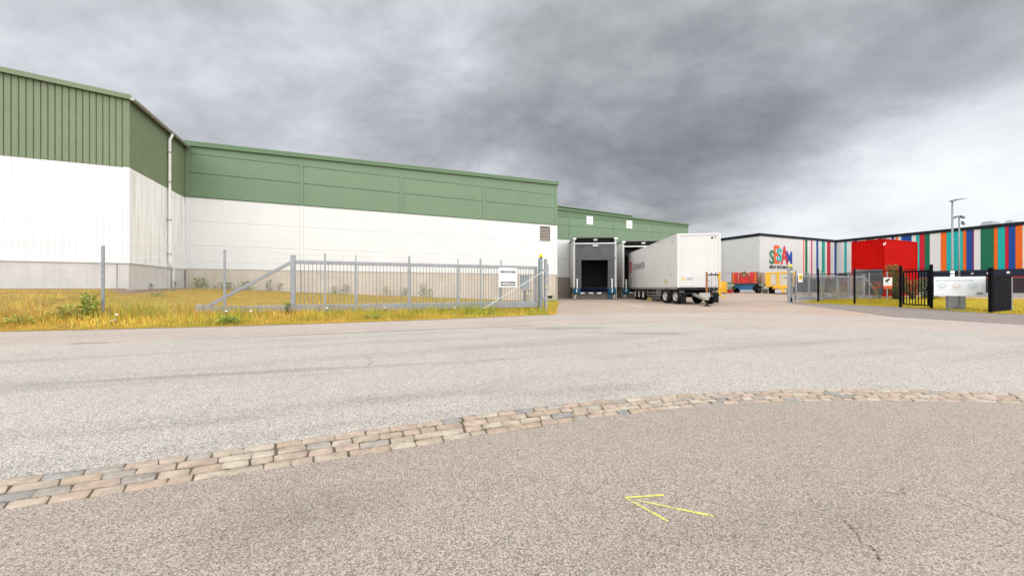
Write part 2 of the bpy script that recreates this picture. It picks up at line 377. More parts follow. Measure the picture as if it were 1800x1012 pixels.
# moss and grass tufts in the joints
def tufts(name, pts, mt, hmin, hmax, wd, per, spread):
    V = []; Fs = []
    for (x, y, z) in pts:
        for _ in range(per):
            a = random.uniform(0, 6.28); r_ = abs(random.gauss(0, spread)); bx_, by_ = x + r_ * math.cos(a), y + r_ * math.sin(a)
            h = random.uniform(hmin, hmax); d = random.uniform(0, 6.28); lx, ly = random.gauss(0, .35) * h, random.gauss(0, .35) * h
            o = len(V); V += [(bx_ - wd * math.cos(d), by_ - wd * math.sin(d), z), (bx_ + wd * math.cos(d), by_ + wd * math.sin(d), z), (bx_ + lx, by_ + ly, z + h)]; Fs.append((o, o + 1, o + 2))
    me = bpy.data.meshes.new(name); me.from_pydata(V, [], Fs); me.materials.append(mt); return link(name, me)
M_MOSS = mat('joint_moss', (.17, .15, .03), .9, var=.5, vscale=9)
mp = []
for _ in range(150):
    s_ = random.uniform(0, arc[-1] * .75) ** 1.0; r_ = random.choice((1, 2, 3, 3, 4)) + random.gauss(0, .05); q = at_arc(s_, r_)
    mp.append((q.x, q.y, .003))
stuff(tufts('joint_moss', mp, M_MOSS, .004, .014, .003, 26, .018))

# painted marks
def paint_mat(name, col, cover=.5):
    m = bpy.data.materials.new(name); m.use_nodes = True; t = m.node_tree; b = t.nodes['Principled BSDF']; b.inputs['Base Color'].default_value = (*col, 1); b.inputs['Roughness'].default_value = .7
    v = N(t, 'ShaderNodeTexCoord').outputs['Object']
    k = math_node(t, 'ADD', math_node(t, 'MULTIPLY', noise(t, v, 170, 3, .7), .65), math_node(t, 'MULTIPLY', noise(t, v, 18, 4, .6), .35))
    L(t, ramp(t, k, [(cover - .08, 1.0), (cover + .05, 0.0)]), b.inputs['Alpha']); return m
M_YEL = paint_mat('yellow_spray_paint', (.62, .57, .09), .535); M_CRK = mat('crack_dark', (.085, .072, .060), .95); M_WL = paint_mat('white_line_paint', (.55, .52, .48), .56)
arrow = thing('painted_arrow', 'yellow spray painted arrow on the asphalt in the foreground', 'ground marking', (*G(1150, 890), .012))
ax0 = Vector((*G(1150, 890), 0))
for (p, q, w0, w1) in (((1100, 878), (1166, 873.5), .0065, .0075), ((1120, 883), (1254, 911), .005, .0085), ((1098, 877.5), (1174, 920), .0032, .007)):
    P = Vector((*G(*p), 0)) - ax0; Q = Vector((*G(*q), 0)) - ax0; d = (Q - P).normalized(); nn = Vector((-d.y, d.x, 0)); V = []; K = 26
    for i in range(K + 1):
        t_ = i / K; c = P.lerp(Q, t_); w_ = (w0 * (1 - t_) + w1 * t_) * random.uniform(.7, 1.15)
        V += [c - nn * w_, c + nn * w_ * random.uniform(.8, 1.1)]
    MB().add(V, [(2 * i, 2 * i + 1, 2 * i + 3, 2 * i + 2) for i in range(K)]).build('stroke', M_YEL, arrow)
p0, p1 = Vector((*G(1074, 528), 0)), Vector((*G(1132, 540), 0)); d = (p1 - p0).normalized(); nn = Vector((-d.y, d.x, 0)) * .06
structure(MB().add([q + Vector((0, 0, .006)) for q in (p0 - nn, p1 - nn, p1 + nn, p0 + nn)], [(0, 1, 2, 3)]).build('bay_line', M_WL))
for pts in ([(1478, 912), (1487, 921), (1497, 931), (1500, 938), (1508, 943), (1510, 951), (1514, 960)], [(1530, 962), (1542, 975), (1547, 990)]):
    q = polyline(pg(pts), 40); V = []
    for i, (x, y) in enumerate(q):
        wv = .0013 * random.uniform(.3, 1.3) * min(1, i / 5 + .2, (39 - i) / 5 + .2); ox, oy = random.gauss(0, .004), random.gauss(0, .004); V += [(x + ox - wv, y + oy - wv, .0112), (x + ox + wv, y + oy + wv, .0112)]
    structure(MB().add(V, [(2 * i, 2 * i + 1, 2 * i + 3, 2 * i + 2) for i in range(39)]).build('crack', M_CRK))
# tar joint between road and path
jl = polyline(pg([(300, 598.6), (420, 593.6), (500, 590.2), (650, 584.2), (761, 579.2), (872, 574.7), (939, 572.6)]), 90, 2); V = []
for i, (x, y) in enumerate(jl):
    wv = .018 * random.uniform(.5, 1.4) * min(1, (i + 4) / 30); V += [(x, y - wv, .0075), (x, y + wv, .0075)]
structure(MB().add(V, [(2 * i, 2 * i + 1, 2 * i + 3, 2 * i + 2) for i in range(len(jl) - 1)]).build('road_joint', mat('tar', (.05, .045, .042), .85)))

# ------------------------------------------------------------------ verge and lawn
def z_verge(a, b):
    zw = max(0, min(1.0, 1.0 - a / 20.5)) if a > 0 else .97
    zf_ = max(0, min(.34, .02 * (15.4 - a))); bf = b_front(a); bw = 5.2 if a > 0 else 0.0
    if bf > -5.64: 
        t_ = (b - bf) / max(.2, bw - bf); return zw * max(0, min(1, t_)) + .012
    if b < -5.64: return zf_ * max(0, (b - bf) / (-5.64 - bf)) + .012
    t_ = max(0, min(1, (b + 5.64) / (bw + 5.64))); return zf_ + (zw - zf_) * (1 - (1 - t_) ** 1.7) + .012
def soil_mat(name, cols, sc=2.0, bare=False, st=(1, 1, 1)):
    m = bpy.data.materials.new(name); m.use_nodes = True; t = m.node_tree; b = t.nodes['Principled BSDF']; v = N(t, 'ShaderNodeTexCoord').outputs['Object']
    c = ramp(t, noise(t, mapping(t, mapping(t, v, (1, 1, 1), (0, 0, -A)), st), sc, 7, .7, .3), [(.28, cols[0]), (.45, cols[1]), (.6, cols[2]), (.75, cols[3])])
    c = mixc(t, ramp(t, noise(t, mapping(t, mapping(t, v, (1, 1, 1), (0, 0, -A)), st), 5.5, 6, .7), [(.42, .75), (.60, 0.0)]), c, (.20, .125, .03))
    c = mixc(t, ramp(t, noise(t, v, 40, 3, .7), [(.4, .6), (.65, 0.0)]), c, tuple(x * .4 for x in cols[1]))
    if bare:
        at = N(t, 'ShaderNodeAttribute'); at.attribute_name = 'bare'
        k = math_node(t, 'ADD', at.outputs['Fac'], math_node(t, 'MULTIPLY_ADD', noise(t, v, 1.3, 6, .7), 1.1, -.55)); c = mixc(t, ramp(t, k, [(.30, 0.0), (.55, 1.0)]), c, mixc(t, noise(t, v, 30, 4, .7), (.13, .085, .055), (.34, .24, .165)))
    L(t, c, b.inputs['Base Color']); b.inputs['Roughness'].default_value = .95; b.inputs['Specular IOR Level'].default_value = .1
    bn = N(t, 'ShaderNodeBump'); bn.inputs['Strength'].default_value = .8; bn.inputs['Distance'].default_value = .05; L(t, noise(t, v, 22, 5, .7), bn.inputs['Height']); L(t, bn.outputs[0], b.inputs['Normal']); return m
M_SOIL = soil_mat('dry_verge_soil', [(.19, .19, .025), (.40, .28, .04), (.52, .32, .05), (.30, .17, .055)], 1.4, True, (.6, 1.9, 1))
na, nb = 150, 26; V = []; Fs = []
for i in range(na):
    a = -14 + (22.4 + 14) * i / (na - 1)
    for j in range(nb):
        bf = b_front(a); b = bf + (5.35 - bf) * j / (nb - 1); x, y = loc2(a, b); V.append((x, y, z_verge(a, b)))
Fs = [(i * nb + j, (i + 1) * nb + j, (i + 1) * nb + j + 1, i * nb + j + 1) for i in range(na - 1) for j in range(nb - 1)]
vg_ = structure(MB().add(V, Fs).build('verge', M_SOIL, smooth=True)); ba = vg_.data.attributes.new('bare', 'FLOAT', 'POINT'); bv = []
for i in range(na):
    a = -14 + (22.4 + 14) * i / (na - 1)
    for j in range(nb):
        b = b_front(a) + (5.35 - b_front(a)) * j / (nb - 1); e = (b + 1.5) / 1.5 if a < .3 else 1 - min(a - .3, 5.0 - b) / 1.0 if b > -.5 else 0
        bv.append(max(0, min(1, e)) * (1 if a < 6 else .25))
ba.data.foreach_set('value', bv)
lawn_back = [(22.0, 26.8), (27.0, 29.3), (31.0, 31.5), (36, 33.0), (41, 30.5), (47, 29)]
M_LSOIL = soil_mat('lawn_soil', [(.26, .22, .02), (.42, .31, .022), (.50, .36, .03), (.36, .24, .03)])
loft('lawn', gedge_x, lawn_back + [(60, 26)], 60, 20, M_LSOIL, .016)

def grass_mat(name):
    m = bpy.data.materials.new(name); m.use_nodes = True; t = m.node_tree; b = t.nodes['Principled BSDF']
    at = N(t, 'ShaderNodeAttribute'); at.attribute_name = 'tint'; L(t, at.outputs['Color'], b.inputs['Base Color']); b.inputs['Roughness'].default_value = .75; b.inputs['Specular IOR Level'].default_value = .2
    return m
M_GRASS = grass_mat('grass_blades')
def vnoise(x, y, sc, seed):
    r_ = np.random.default_rng(seed); out = np.zeros_like(x)
    for k in range(7):
        a = r_.uniform(0, 6.28); f = sc * 1.55 ** (k * .6); out += np.sin((x * math.cos(a) + y * math.sin(a)) * f + r_.uniform(0, 6.28)) / 1.25 ** k
    return out / 3.0
def blades(name, P, h, wd, col, lean=.35):
    n = len(P); ang = rng.uniform(0, 6.28, n); la = rng.uniform(0, 6.28, n); lm = np.abs(rng.normal(0, lean, n)) * h
    dx, dy = np.cos(ang) * wd / 2, np.sin(ang) * wd / 2; co = np.empty((n, 3, 3))
    co[:, 0] = P - np.c_[dx, dy, np.full(n, .01)]; co[:, 1] = P + np.c_[dx, dy, np.full(n, -.01)]
    co[:, 2] = P + np.c_[np.cos(la) * lm, np.sin(la) * lm, h]
    me = bpy.data.meshes.new(name); me.vertices.add(n * 3); me.vertices.foreach_set('co', co.ravel()); me.loops.add(n * 3); me.loops.foreach_set('vertex_index', np.arange(n * 3, dtype=np.int32))
    me.polygons.add(n); me.polygons.foreach_set('loop_start', np.arange(0, n * 3, 3, dtype=np.int32)); me.update()
    at = me.color_attributes.new('tint', 'FLOAT_COLOR', 'POINT'); c4 = np.ones((n, 3, 4)); c4[:, :, :3] = col[:, None, :]; at.data.foreach_set('color', c4.ravel())
    me.materials.append(M_GRASS); me.update(); return stuff(link(name, me))
straw = np.array([[.62, .42, .05], [.56, .33, .035], [.44, .235, .035], [.64, .48, .14]]); green = np.array([[.26, .32, .035], [.42, .39, .045], [.18, .26, .03]])
def tint(n, gfrac):
    c = straw[rng.integers(0, 4, n)]; g = green[rng.integers(0, 3, n)]; k = (rng.uniform(0, 1, n) < gfrac)[:, None]
    return np.where(k, g, c) * rng.uniform(.75, 1.2, (n, 1))
n = 150000
a = rng.uniform(-6, 22.2, n); u_ = rng.uniform(0, 1, n) ** 1.35
bfv = np.interp(a, [p[0] for p in BF], [p[1] for p in BF]); bwv = np.where(a < 0, -.55, 5.1 - .25); b = bfv + .02 + u_ * (bwv - bfv)
x = C0[0] + a * UX - b * UY; y = C0[1] + a * UY + b * UX; z = np.array([z_verge(p, q) for p, q in zip(a, b)])
nzg = vnoise(a, b, .9, 3) + .5 * vnoise(a, b, 2.6, 4); tall = np.exp(-((b + 5.6) / 1.5) ** 2)
edge = np.clip((b - bfv) / .5, .25, 1)
h = (.03 + .05 * rng.uniform(0, 1, n) + tall * rng.uniform(.03, .30, n) * (1 + .5 * np.clip(nzg, -1, 1))) * edge
gf = np.clip(.24 + .022 * np.clip(a, 0, 16) + .65 * (nzg - .05) + .25 * (b > 3) * (a > 1), .05, .9)
slope = np.where(b > -4.2, .38, 1.0) * np.where((a < .4) & (b > -1.4), .04, 1.0)
keep = (rng.uniform(0, 1, n) < slope * np.clip(.75 + .5 * vnoise(a, b * 1.6, 1.7, 9), .15, 1)) & ~((a > .5) & (a < 30) & (b < bfv))
blades('verge_grass', np.c_[x, y, z][keep], h[keep], rng.uniform(.006, .016, keep.sum()), tint(keep.sum(), gf[keep]) * (1 + .30 * np.clip(vnoise(a, b * 1.5, 2.2, 21), -1, 1) + .18 * np.clip(vnoise(a, b, 6.5, 22), -1, 1))[keep][:, None])
# lawn blades
n = 70000; gx = polyline(gedge_x, 300); gb = polyline(lawn_back + [(60, 26)], 300); i_ = rng.integers(0, 299, n); fr = rng.uniform(0, 1, (n, 1)); t_ = rng.uniform(0, 1, (n, 1)) ** 1.3 
f_ = (gx[i_] * (1 - fr) + gx[i_ + 1] * fr); bk = (gb[i_] * (1 - fr) + gb[i_ + 1] * fr); P = f_ * (1 - t_) + bk * t_
z = np.array([zg(*p) for p in P]) + .012; ng = vnoise(P[:, 0], P[:, 1], 1.1, 5)
lcol = np.array([[.56, .43, .03], [.47, .36, .025], [.58, .42, .05], [.37, .33, .025]])[rng.integers(0, 4, n)] * rng.uniform(.75, 1.2, (n, 1))
lcol *= (1 + .22 * np.clip(ng, -1, 1))[:, None]
lcol = np.where((rng.uniform(0, 1, n) < np.clip(.15 + .4 * ng, .02, .6))[:, None], np.array([.15, .17, .02]), lcol)
wild = np.clip(1 - np.hypot(P[:, 0] - 24.5, P[:, 1] - 25.5) / 4.0, 0, 1)
blades('lawn_grass', np.c_[P, z], rng.uniform(.03, .09, n) + wild * rng.uniform(0, .35, n), rng.uniform(.010, .024, n), lcol)

# ------------------------------------------------------------------ building materials
M_GREEN = mat('green_panel_paint', (.136, .208, .126), .45, var=.05, vscale=.7, spec=.35, streak=.10, dirt=(.10, .14, .085))
M_GCOR = mat('green_corrugated_paint', (.142, .182, .100), .5, var=.06, vscale=.9)
M_GTRIM = mat('green_trim_paint', (.088, .155, .072), .45, var=.05)
M_WHITE = mat('white_panel_paint', (.63, .635, .635), .5, var=.035, vscale=.6, streak=.12, dirt=(.45, .42, .37))
M_WSTRK = mat('white_panel_streaked', (.74, .735, .725), .55, var=.04, vscale=.8, streak=.62, dirt=(.30, .28, .265))
M_WCOR = mat('white_corrugated_paint', (.66, .665, .67), .5, var=.02, vscale=.8, streak=.07)
M_CONC = mat('grey_concrete', (.50, .485, .465), .9, var=.12, vscale=1.3, bump=.3, streak=.18)
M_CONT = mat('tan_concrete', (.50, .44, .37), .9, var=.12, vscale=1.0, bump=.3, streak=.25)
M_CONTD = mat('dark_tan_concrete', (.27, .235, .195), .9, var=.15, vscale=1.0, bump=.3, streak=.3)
M_DARK = mat('dark_gap', (.03, .03, .03), .9)
M_ROOF = mat('roof_felt', (.12, .12, .12), .9)
M_GALV = mat('galvanised_steel', (.285, .30, .32), .55, .35, var=.14, vscale=7)
M_GALVD = mat('weathered_and_silhouette_steel', (.20, .215, .23), .55, .4, var=.15, vscale=7)  # also the street lamp's pole, where the dark tone is a painted silhouette
M_GUT = mat('white_downpipe_paint', (.78, .78, .78), .45, var=.05)
M_BLACK = mat('black_powder_coat', (.0035, .004, .006), .6, spec=.05)
M_RUBBER = mat('black_rubber', (.010, .010, .011), .8, var=.25, vscale=8, spec=.15)

# left corrugated building, local x along the facade, y into depth
def corrugate(mb, x0, x1, z0f, z1f, pitch=.186, depth=.035, groove=.035, flip=False, along='x', fixed=0.0, sgn=-1):
    xs_ = []; x = x0
    while x < x1 - 1e-6:
        for dx, dp in ((0, depth), (groove * .35, 0), (groove * .65, 0), (groove, depth)):
            if x + dx <= x1: xs_.append((x + dx, dp))
        x += pitch
    xs_.append((x1, depth)); V = []
    for x, dp in xs_:
        for z in (z0f(x), z1f(x)):
            V.append((x, fixed + sgn * dp, z) if along == 'x' else (fixed + sgn * dp, x, z))
    mb.add(V, [(2 * i, 2 * i + 2, 2 * i + 3, 2 * i + 1) for i in range(len(xs_) - 1)])
    return mb
lb = thing('corrugated_warehouse', 'green over white corrugated warehouse gable with white downpipe at far left', 'warehouse', (*C0, 0), A)
topz = lambda x: 8.40 - .088 * x
corrugate(MB(), -16, -.13, lambda x: 5.72, topz).build('green_cladding', M_GCOR, lb)
corrugate(MB(), -16, -.13, lambda x: 2.0, lambda x: 5.72, groove=.03, depth=.014).build('white_cladding', M_WCOR, lb)
corrugate(MB(), .12, 5.18, lambda x: 5.72, lambda x: 8.36, along='y', fixed=0, sgn=1, pitch=.186, depth=.03).build('green_cladding', M_GCOR, lb)
corrugate(MB(), .12, 5.18, lambda x: 2.0, lambda x: 5.72, along='y', fixed=0, sgn=1, pitch=.186, depth=.025).build('white_cladding', M_WSTRK, lb, label='white corrugated side wall streaked with grey dirt')
MB().box(-.13, .045, -.045, .12, 5.722, 8.40).build('corner_trim', M_GCOR, lb)
MB().box(-.13, .045, -.045, .12, 2.0, 5.718).build('corner_trim', M_WCOR, lb)
MB().box(-16, -.01, .0, 24, 1.0, 2.0).add([(-16, .01, 2), (-.02, .01, 2), (-.02, .01, 8.38), (-16, .01, 9.79)], [(0, 1, 2, 3)]).build('inner_wall', M_DARK, lb)
mb = MB(); mb.hexa([(-16.2, -.14, 9.72), (.10, -.14, 8.36), (.10, 24, 8.36), (-16.2, 24, 9.72), (-16.2, -.14, 9.83), (.10, -.14, 8.48), (.10, 24, 8.48), (-16.2, 24, 9.83)]); mb.build('roof', M_ROOF, lb)
mb = MB(); mb.hexa([(-16.2, -.19, 9.69), (.13, -.19, 8.34), (.13, -.142, 8.34), (-16.2, -.142, 9.69), (-16.2, -.19, 9.87), (.13, -.19, 8.52), (.13, -.142, 8.52), (-16.2, -.142, 9.87)]); mb.build('verge_flashing', M_GCOR, lb)
MB().box(-16, -.0, -.07, -.006, 1.96, 2.03).box(.0, .06, -.07, 5.18, 1.955, 2.025).build('base_flashing', M_WHITE, lb)
x = -16
while x < -.34:
    x1 = min(x + 4.0, -.33); MB().box(x + .012, x1 - .012, -.02, .1, -.2, 1.955, .012).build('plinth_panel', M_CONC, lb); x = x1
MB().box(-.32, .02, -.025, .1, -.2, 1.955, .012).build('plinth_panel', M_CONC, lb)
MB().box(-.09, .025, .112, 3.25, -.2, 1.95, .012).build('plinth_panel', M_CONC, lb)
MB().box(-.09, .03, 3.30, 5.16, -.2, 1.95, .012).build('plinth_panel', M_CONC, lb)
# half round gutter and downpipe
mb = MB(); K = 8; V = []
for yy in (-.22, 5.15):
    for i in range(K + 1): t_ = math.pi + math.pi * i / K; V.append((.20 + .085 * math.cos(t_), yy, 8.38 + .085 * math.sin(t_)))
mb.add(V, [(i, i + 1, K + 2 + i, K + 1 + i) for i in range(K)]).add(V[:K + 1], [tuple(range(K + 1))])
gut = mb.build('gutter', M_GUT, lb)
gut.data.materials[0] = mat('gutter_steel', (.36, .35, .33), .45, .3)
MB().tube([(.20, 3.2, 8.32), (.20, 3.2, 8.20), (.12, 3.2, 8.0), (.12, 3.2, 2.25), (.14, 3.25, 2.1), (.16, 3.55, 1.92), (.12, 3.6, 1.8), (.12, 3.6, .95)], .055, 10).build('downpipe', M_GUT, lb, smooth=True)
for z in (2.6, 4.2, 6.0, 7.4): MB().box(.02, .19, 3.12, 3.28, z, z + .04).build('pipe_bracket', M_GALV, lb)

# main warehouse of flat panels
mw = thing('panel_warehouse', 'long green over white panel warehouse with tan concrete plinth behind the left gate', 'warehouse', (*loc2(0, 5.2), 0), A)
bays = [.14, 5.35, 10.95, 16.5, 22.3]
ztop = lambda x: 8.62 + .4 * x / 22.4
MB().box(.03, 22.35, .016, 24, 2.003, 5.766).build('lower_core', M_WHITE, mw); MB().box(.03, 22.35, .03, 24, -.2, 1.998).build('plinth_core', M_CONTD, mw)
MB().hexa([(0, .12, 5.781), (22.36, .12, 5.781), (22.36, 24, 5.781), (0, 24, 5.781), (0, .12, 8.5), (22.36, .12, 8.9), (22.36, 24, 8.9), (0, 24, 8.5)]).build('upper_core', M_GTRIM, mw)
for i in range(4):
    x0, x1 = bays[i] + .10, bays[i + 1] - .10
    for (za, zb) in ((2.03, 3.22), (3.24, 4.5), (4.52, 5.77)): MB().box(x0, x1, 0, .115, za + .004, zb - .004, .008).build('white_panel', M_WHITE, mw)
    for (za, zb) in ((5.80, 7.05), (7.06, 8.05)): MB().box(x0, x1, -.004, .115, za + .005, zb - .005, .009).build('green_panel', M_GREEN, mw)
    MB().hexa([(x0, -.004, 8.065), (x1, -.004, 8.065), (x1, .115, 8.065), (x0, .115, 8.065), (x0, -.004, ztop(x0) - .2), (x1, -.004, ztop(x1) - .2), (x1, .115, ztop(x1) - .2), (x0, .115, ztop(x0) - .2)]).build('green_panel', M_GREEN, mw)
    xa = bays[i]; xb = bays[i + 1]
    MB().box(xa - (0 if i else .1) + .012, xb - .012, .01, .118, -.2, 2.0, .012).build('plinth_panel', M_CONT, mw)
for i, xc in enumerate(bays):
    wd = .098
    MB().box(xc - wd, xc + wd, -.02, .11, 5.795, ztop(xc) - .19, .008).build('cover_strip', M_GREEN, mw)
    MB().box(xc - wd, xc + wd, -.008, .11, 2.03, 5.765, .008).build('cover_strip', M_WHITE, mw)
MB().box(.02, 22.4, -.03, .11, 5.768, 5.793).build('base_flashing', M_GTRIM, mw)
MB().box(.02, 22.4, -.02, .11, 2.002, 2.028).build('drip_flashing', M_WHITE, mw)
MB().hexa([(.0, -.14, ztop(0) - .20), (22.48, -.14, ztop(22.4) - .20), (22.48, .4, ztop(22.4) - .20), (0, .4, ztop(0) - .20), (0, -.14, ztop(0) + .05), (22.48, -.14, ztop(22.4) + .05), (22.48, .4, ztop(22.4) + .05), (0, .4, ztop(0) + .05)]).build('parapet_cap', M_GTRIM, mw)
MB().box(22.362, 22.42, .0, 7.0, -.2, 2.0).build('end_plinth', M_CONT, mw)
MB().box(22.362, 22.42, .0, 7.0, 2.0, 5.78).build('end_wall', M_WHITE, mw)
MB().box(22.362, 22.425, .0, 7.0, 5.78, 8.85).build('end_wall', M_GREEN, mw)
# vent grille
vg = MB().box(20.93, 20.98, -.05, .0, 4.55, 5.62).box(21.72, 21.77, -.05, .0, 4.55, 5.62).box(20.98, 21.72, -.05, 0, 5.57, 5.62).box(20.98, 21.72, -.05, 0, 4.55, 4.60).build('vent_grille', mat('grille_brown', (.20, .165, .135), .6), mw)
MB().box(20.981, 21.719, -.006, -.0015, 4.6, 5.57).build('backing', M_DARK, vg)
sl = MB().add([(20.985, -.048, 0), (21.715, -.048, 0), (21.715, -.008, .05), (20.985, -.008, .05), (20.985, -.048, .008), (21.715, -.048, .008), (21.715, -.008, .058), (20.985, -.008, .058)], [(0, 3, 2, 1), (4, 5, 6, 7), (0, 1, 5, 4), (1, 2, 6, 5), (2, 3, 7, 6), (3, 0, 4, 7)]).mesh('slat'); sl.materials.append(mat('grille_slat', (.42, .36, .31), .6))
for k in range(8): link('slat', sl, vg, (0, 0, 4.615 + k * .118))

# dock warehouse
dw = thing('dock_warehouse', 'lower green panel warehouse with loading docks set back behind the trailer', 'warehouse', (*loc2(22.4, 12.2), 0), A)
dtop = lambda x: 8.86 - .44 * x / 21.8
MB().hexa([(.05, .12, -.2), (21.75, .12, -.2), (21.75, 26, -.2), (.05, 26, -.2), (.05, .12, 8.7), (21.75, .12, 8.25), (21.75, 26, 8.25), (.05, 26, 8.7)]).build('core', M_GTRIM, dw)
for i in range(4):
    x0, x1 = .03 + i * 5.44, .03 + (i + 1) * 5.44
    for (za, zb) in ((2.03, 3.9), (3.91, 5.77)): MB().box(x0 + .012, x1 - .012, 0, .115, za, zb, .008).build('white_panel', M_WHITE, dw)
    for (za, zb) in ((5.80, 7.2), (7.21, 7.98)): MB().box(x0 + .012, x1 - .012, -.004, .115, za, zb - .005, .009).build('green_panel', M_GREEN, dw)
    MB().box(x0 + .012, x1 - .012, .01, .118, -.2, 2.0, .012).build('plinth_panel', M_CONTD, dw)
    MB().hexa([(x0, -.004, 7.985), (x1, -.004, 7.985), (x1, .115, 7.985), (x0, .115, 7.985), (x0, -.004, dtop(x0) - .1), (x1, -.004, dtop(x1) - .1), (x1, .115, dtop(x1) - .1), (x0, .115, dtop(x0) - .1)]).build('fascia_panel', M_GTRIM, dw)
MB().hexa([(0, -.12, dtop(0) - .1), (21.86, -.12, dtop(21.8) - .1), (21.86, .5, dtop(21.8) - .1), (0, .5, dtop(0) - .1), (0, -.12, dtop(0) + .06), (21.86, -.12, dtop(21.8) + .06), (21.86, .5, dtop(21.8) + .06), (0, .5, dtop(0) + .06)]).build('parapet_cap', M_GTRIM, dw)
mb = MB(); mb.hexa([(.0, .9, 8.5), (14.2, .9, 8.3), (14.2, 9, 8.3), (0, 9, 8.5), (.0, .9, 9.38), (14.2, .9, 8.98), (14.2, 9, 8.98), (0, 9, 9.38)]); mb.build('upper_roof', M_GTRIM, dw)
corrugate(MB(), .05, 14.15, lambda x: 8.75 - .0285 * x, lambda x: 9.25 - .0285 * x, fixed=.87, pitch=.22, depth=.02).build('upper_fascia', M_GREEN, dw)
mb = MB(); mb.hexa([(-.05, .75, 9.34), (14.3, .75, 8.94), (14.3, 9.1, 8.94), (-.05, 9.1, 9.34), (-.05, .75, 9.42), (14.3, .75, 9.02), (14.3, 9.1, 9.02), (-.05, 9.1, 9.42)]); mb.build('upper_cap', M_GTRIM, dw)

M_SIGNW = mat('white_sign_face', (.78, .78, .76), .4, var=.02); M_INK = mat('dark_ink', (.025, .025, .03), .5, var=.1); M_INKG = mat('grey_ink', (.30, .31, .33), .5)
DX = Vector(loc2(22.4, 12.2)); du = (UX, UY)
for ch, (xa, xb) in (('5', (1031, 1042)), ('6', (1101, 1111))):
    ta = on_line(xa, DX, du); tb = on_line(xb, DX, du)
    s_ = thing('dock_number_sign', 'white square number sign "%s" on the green wall above the %s dock' % (ch, 'empty' if ch == '5' else 'trailer\'s'), 'sign', (DX.x + ta * UX, DX.y + ta * UY, 0), A, 'dock number signs')
    wd = tb - ta; zb = 7.5 if ch == '5' else 7.42
    MB().box(0, wd, -.035, -.007, zb - .02, zb + .82, .006).build('board', M_SIGNW, s_)
    lettering(ch, 'numeral', M_INKG, s_, (wd * .32, -.036, zb + .18), (1, 0, 0), (0, 0, 1), (0, -1, 0), wd * .36, .44, .003, False)

